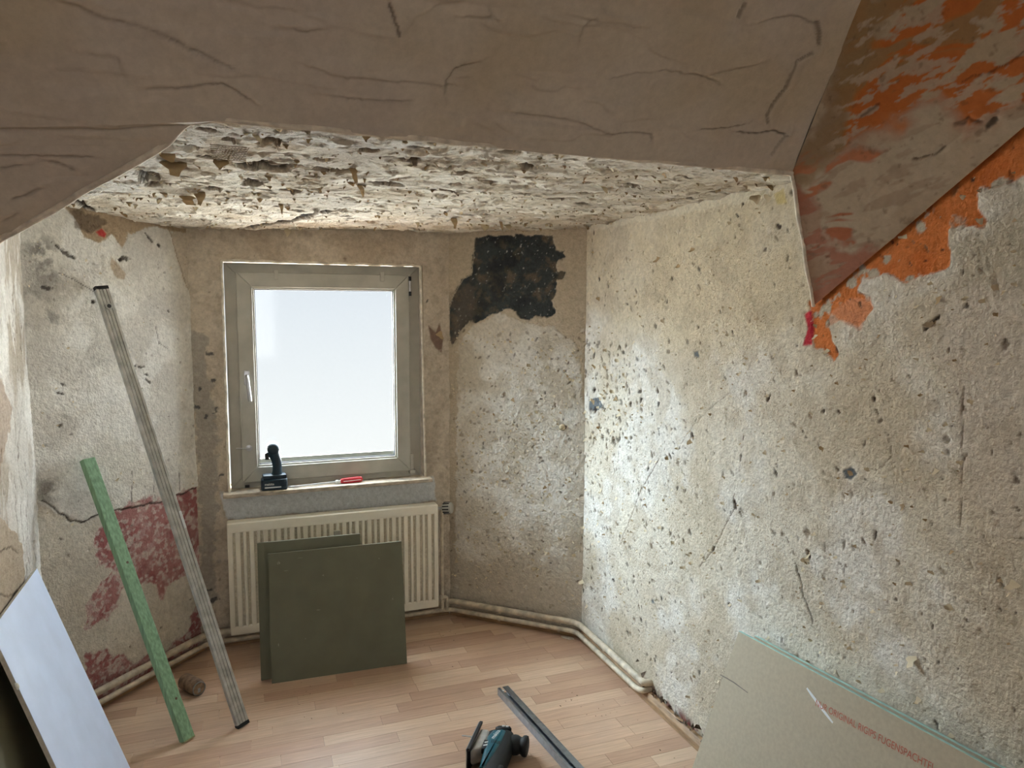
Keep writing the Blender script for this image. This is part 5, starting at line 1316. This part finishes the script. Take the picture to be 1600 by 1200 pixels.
for k, (px, py, sx, sy, sz, kf) in enumerate(((270, 258, 0.075, 0.12, 0.05, 1), (256, 240, 0.045, 0.06, 0.03, 1), (345, 255, 0.05, 0.05, 0.04, 1), (437, 322, 0.02, 0.05, 0.05, 1), (310, 305, 0.04, 0.05, 0.05, 1), (288, 308, 0.05, 0.04, 0.04, 1), (560, 295, 0.02, 0.05, 0.05, 1), (446, 358, 0.035, 0.05, 0.05, 0), (404, 348, 0.02, 0.035, 0.03, 0), (468, 355, 0.025, 0.03, 0.02, 0), (707, 340, 0.03, 0.05, 0.05, 1), (780, 345, 0.015, 0.05, 0.05, 1), (756, 352, 0.05, 0.04, 0.04, 0), (790, 350, 0.04, 0.04, 0.03, 0), (650, 350, 0.02, 0.03, 0.03, 0), (548, 265, 0.02, 0.04, 0.05, 1))):
    u, v = FC_.uv(px, py); v = max(v, 0.02)
    put(ceiling, FC_, u, v, 0.1 * math.sin(k * 7), sx, sy, sz, (ME_HANG if kf else ME_HANGW)[k % 10], height(FC_, u, v))
# bare wire lath showing through
m = MB(); c0_ = FC_.uv(340, 222); c1_ = FC_.uv(372, 247)
ua, ub = sorted((c0_[0], c1_[0])); va, vb = sorted((c0_[1], c1_[1]))
ua -= 0.02
for k in range(10):
    u = ua + (ub - ua) * k / 9; m.tube([FC_.at(u, va, 0.010), FC_.at(u + 0.01, (va + vb) / 2, 0.014), FC_.at(u + 0.02, vb, 0.012)], 0.0009, 4)
for k in range(9):
    v = va + (vb - va) * k / 8; m.tube([FC_.at(ua, v, 0.011), FC_.at(ub + 0.015, v + 0.004, 0.013)], 0.0009, 4)
tag(m.build('wire_lath', M['mesh'], ceiling), kind='stuff')

# crumbs of mortar on the floor and rubble where the pipes end
m = MB()
def crumb(p, s):
    pts = [p + V3(*frng.normal(0, s * 0.5, 3)) * V3(1, 1, 0.5) for _ in range(4)]
    zz = min(q[2] for q in pts); pts = [q - UP * (zz - 0.0003) for q in pts]
    m.add(pts, [(0, 1, 2), (0, 3, 1), (1, 3, 2), (2, 3, 0)])
for px, py, n, sp, s in ((895, 1100, 8, 0.05, 0.005), (925, 1105, 6, 0.05, 0.004), (960, 1110, 7, 0.05, 0.003), (720, 1020, 4, 0.1, 0.003), (1030, 1180, 8, 0.06, 0.003), (480, 1075, 16, 0.07, 0.003), (1000, 1070, 10, 0.04, 0.006), (480, 1125, 2, 0.02, 0.006), (790, 1050, 10, 0.25, 0.0025), (600, 1100, 10, 0.3, 0.0025), (700, 985, 12, 0.06, 0.004)):
    c_ = on_floor(px, py)
    for _ in range(n): crumb(c_ + V3(frng.normal(0, sp), frng.normal(0, sp), 0), s * frng.uniform(0.6, 1.5))
cr_ = m.build('mortar_crumbs', M['dirt'], floor); tag(cr_, kind='stuff')
m = MB()
for k in range(46):
    t_ = tE + frng.uniform(-0.06, 0.60) ; c_ = D + R * t_ + nR * frng.uniform(0.004, 0.022) + UP * (0.048 + abs(frng.normal(0, 0.012)) * (1 if t_ > tE + 0.05 else 4))
    s = frng.uniform(0.004, 0.009); pts = [c_ + V3(*frng.normal(0, s, 3)) for _ in range(4)]
    m.add(pts, [(0, 1, 2), (0, 3, 1), (1, 3, 2), (2, 3, 0)])
tag(m.build('rubble', M['dirt'], wall_right), kind='stuff')
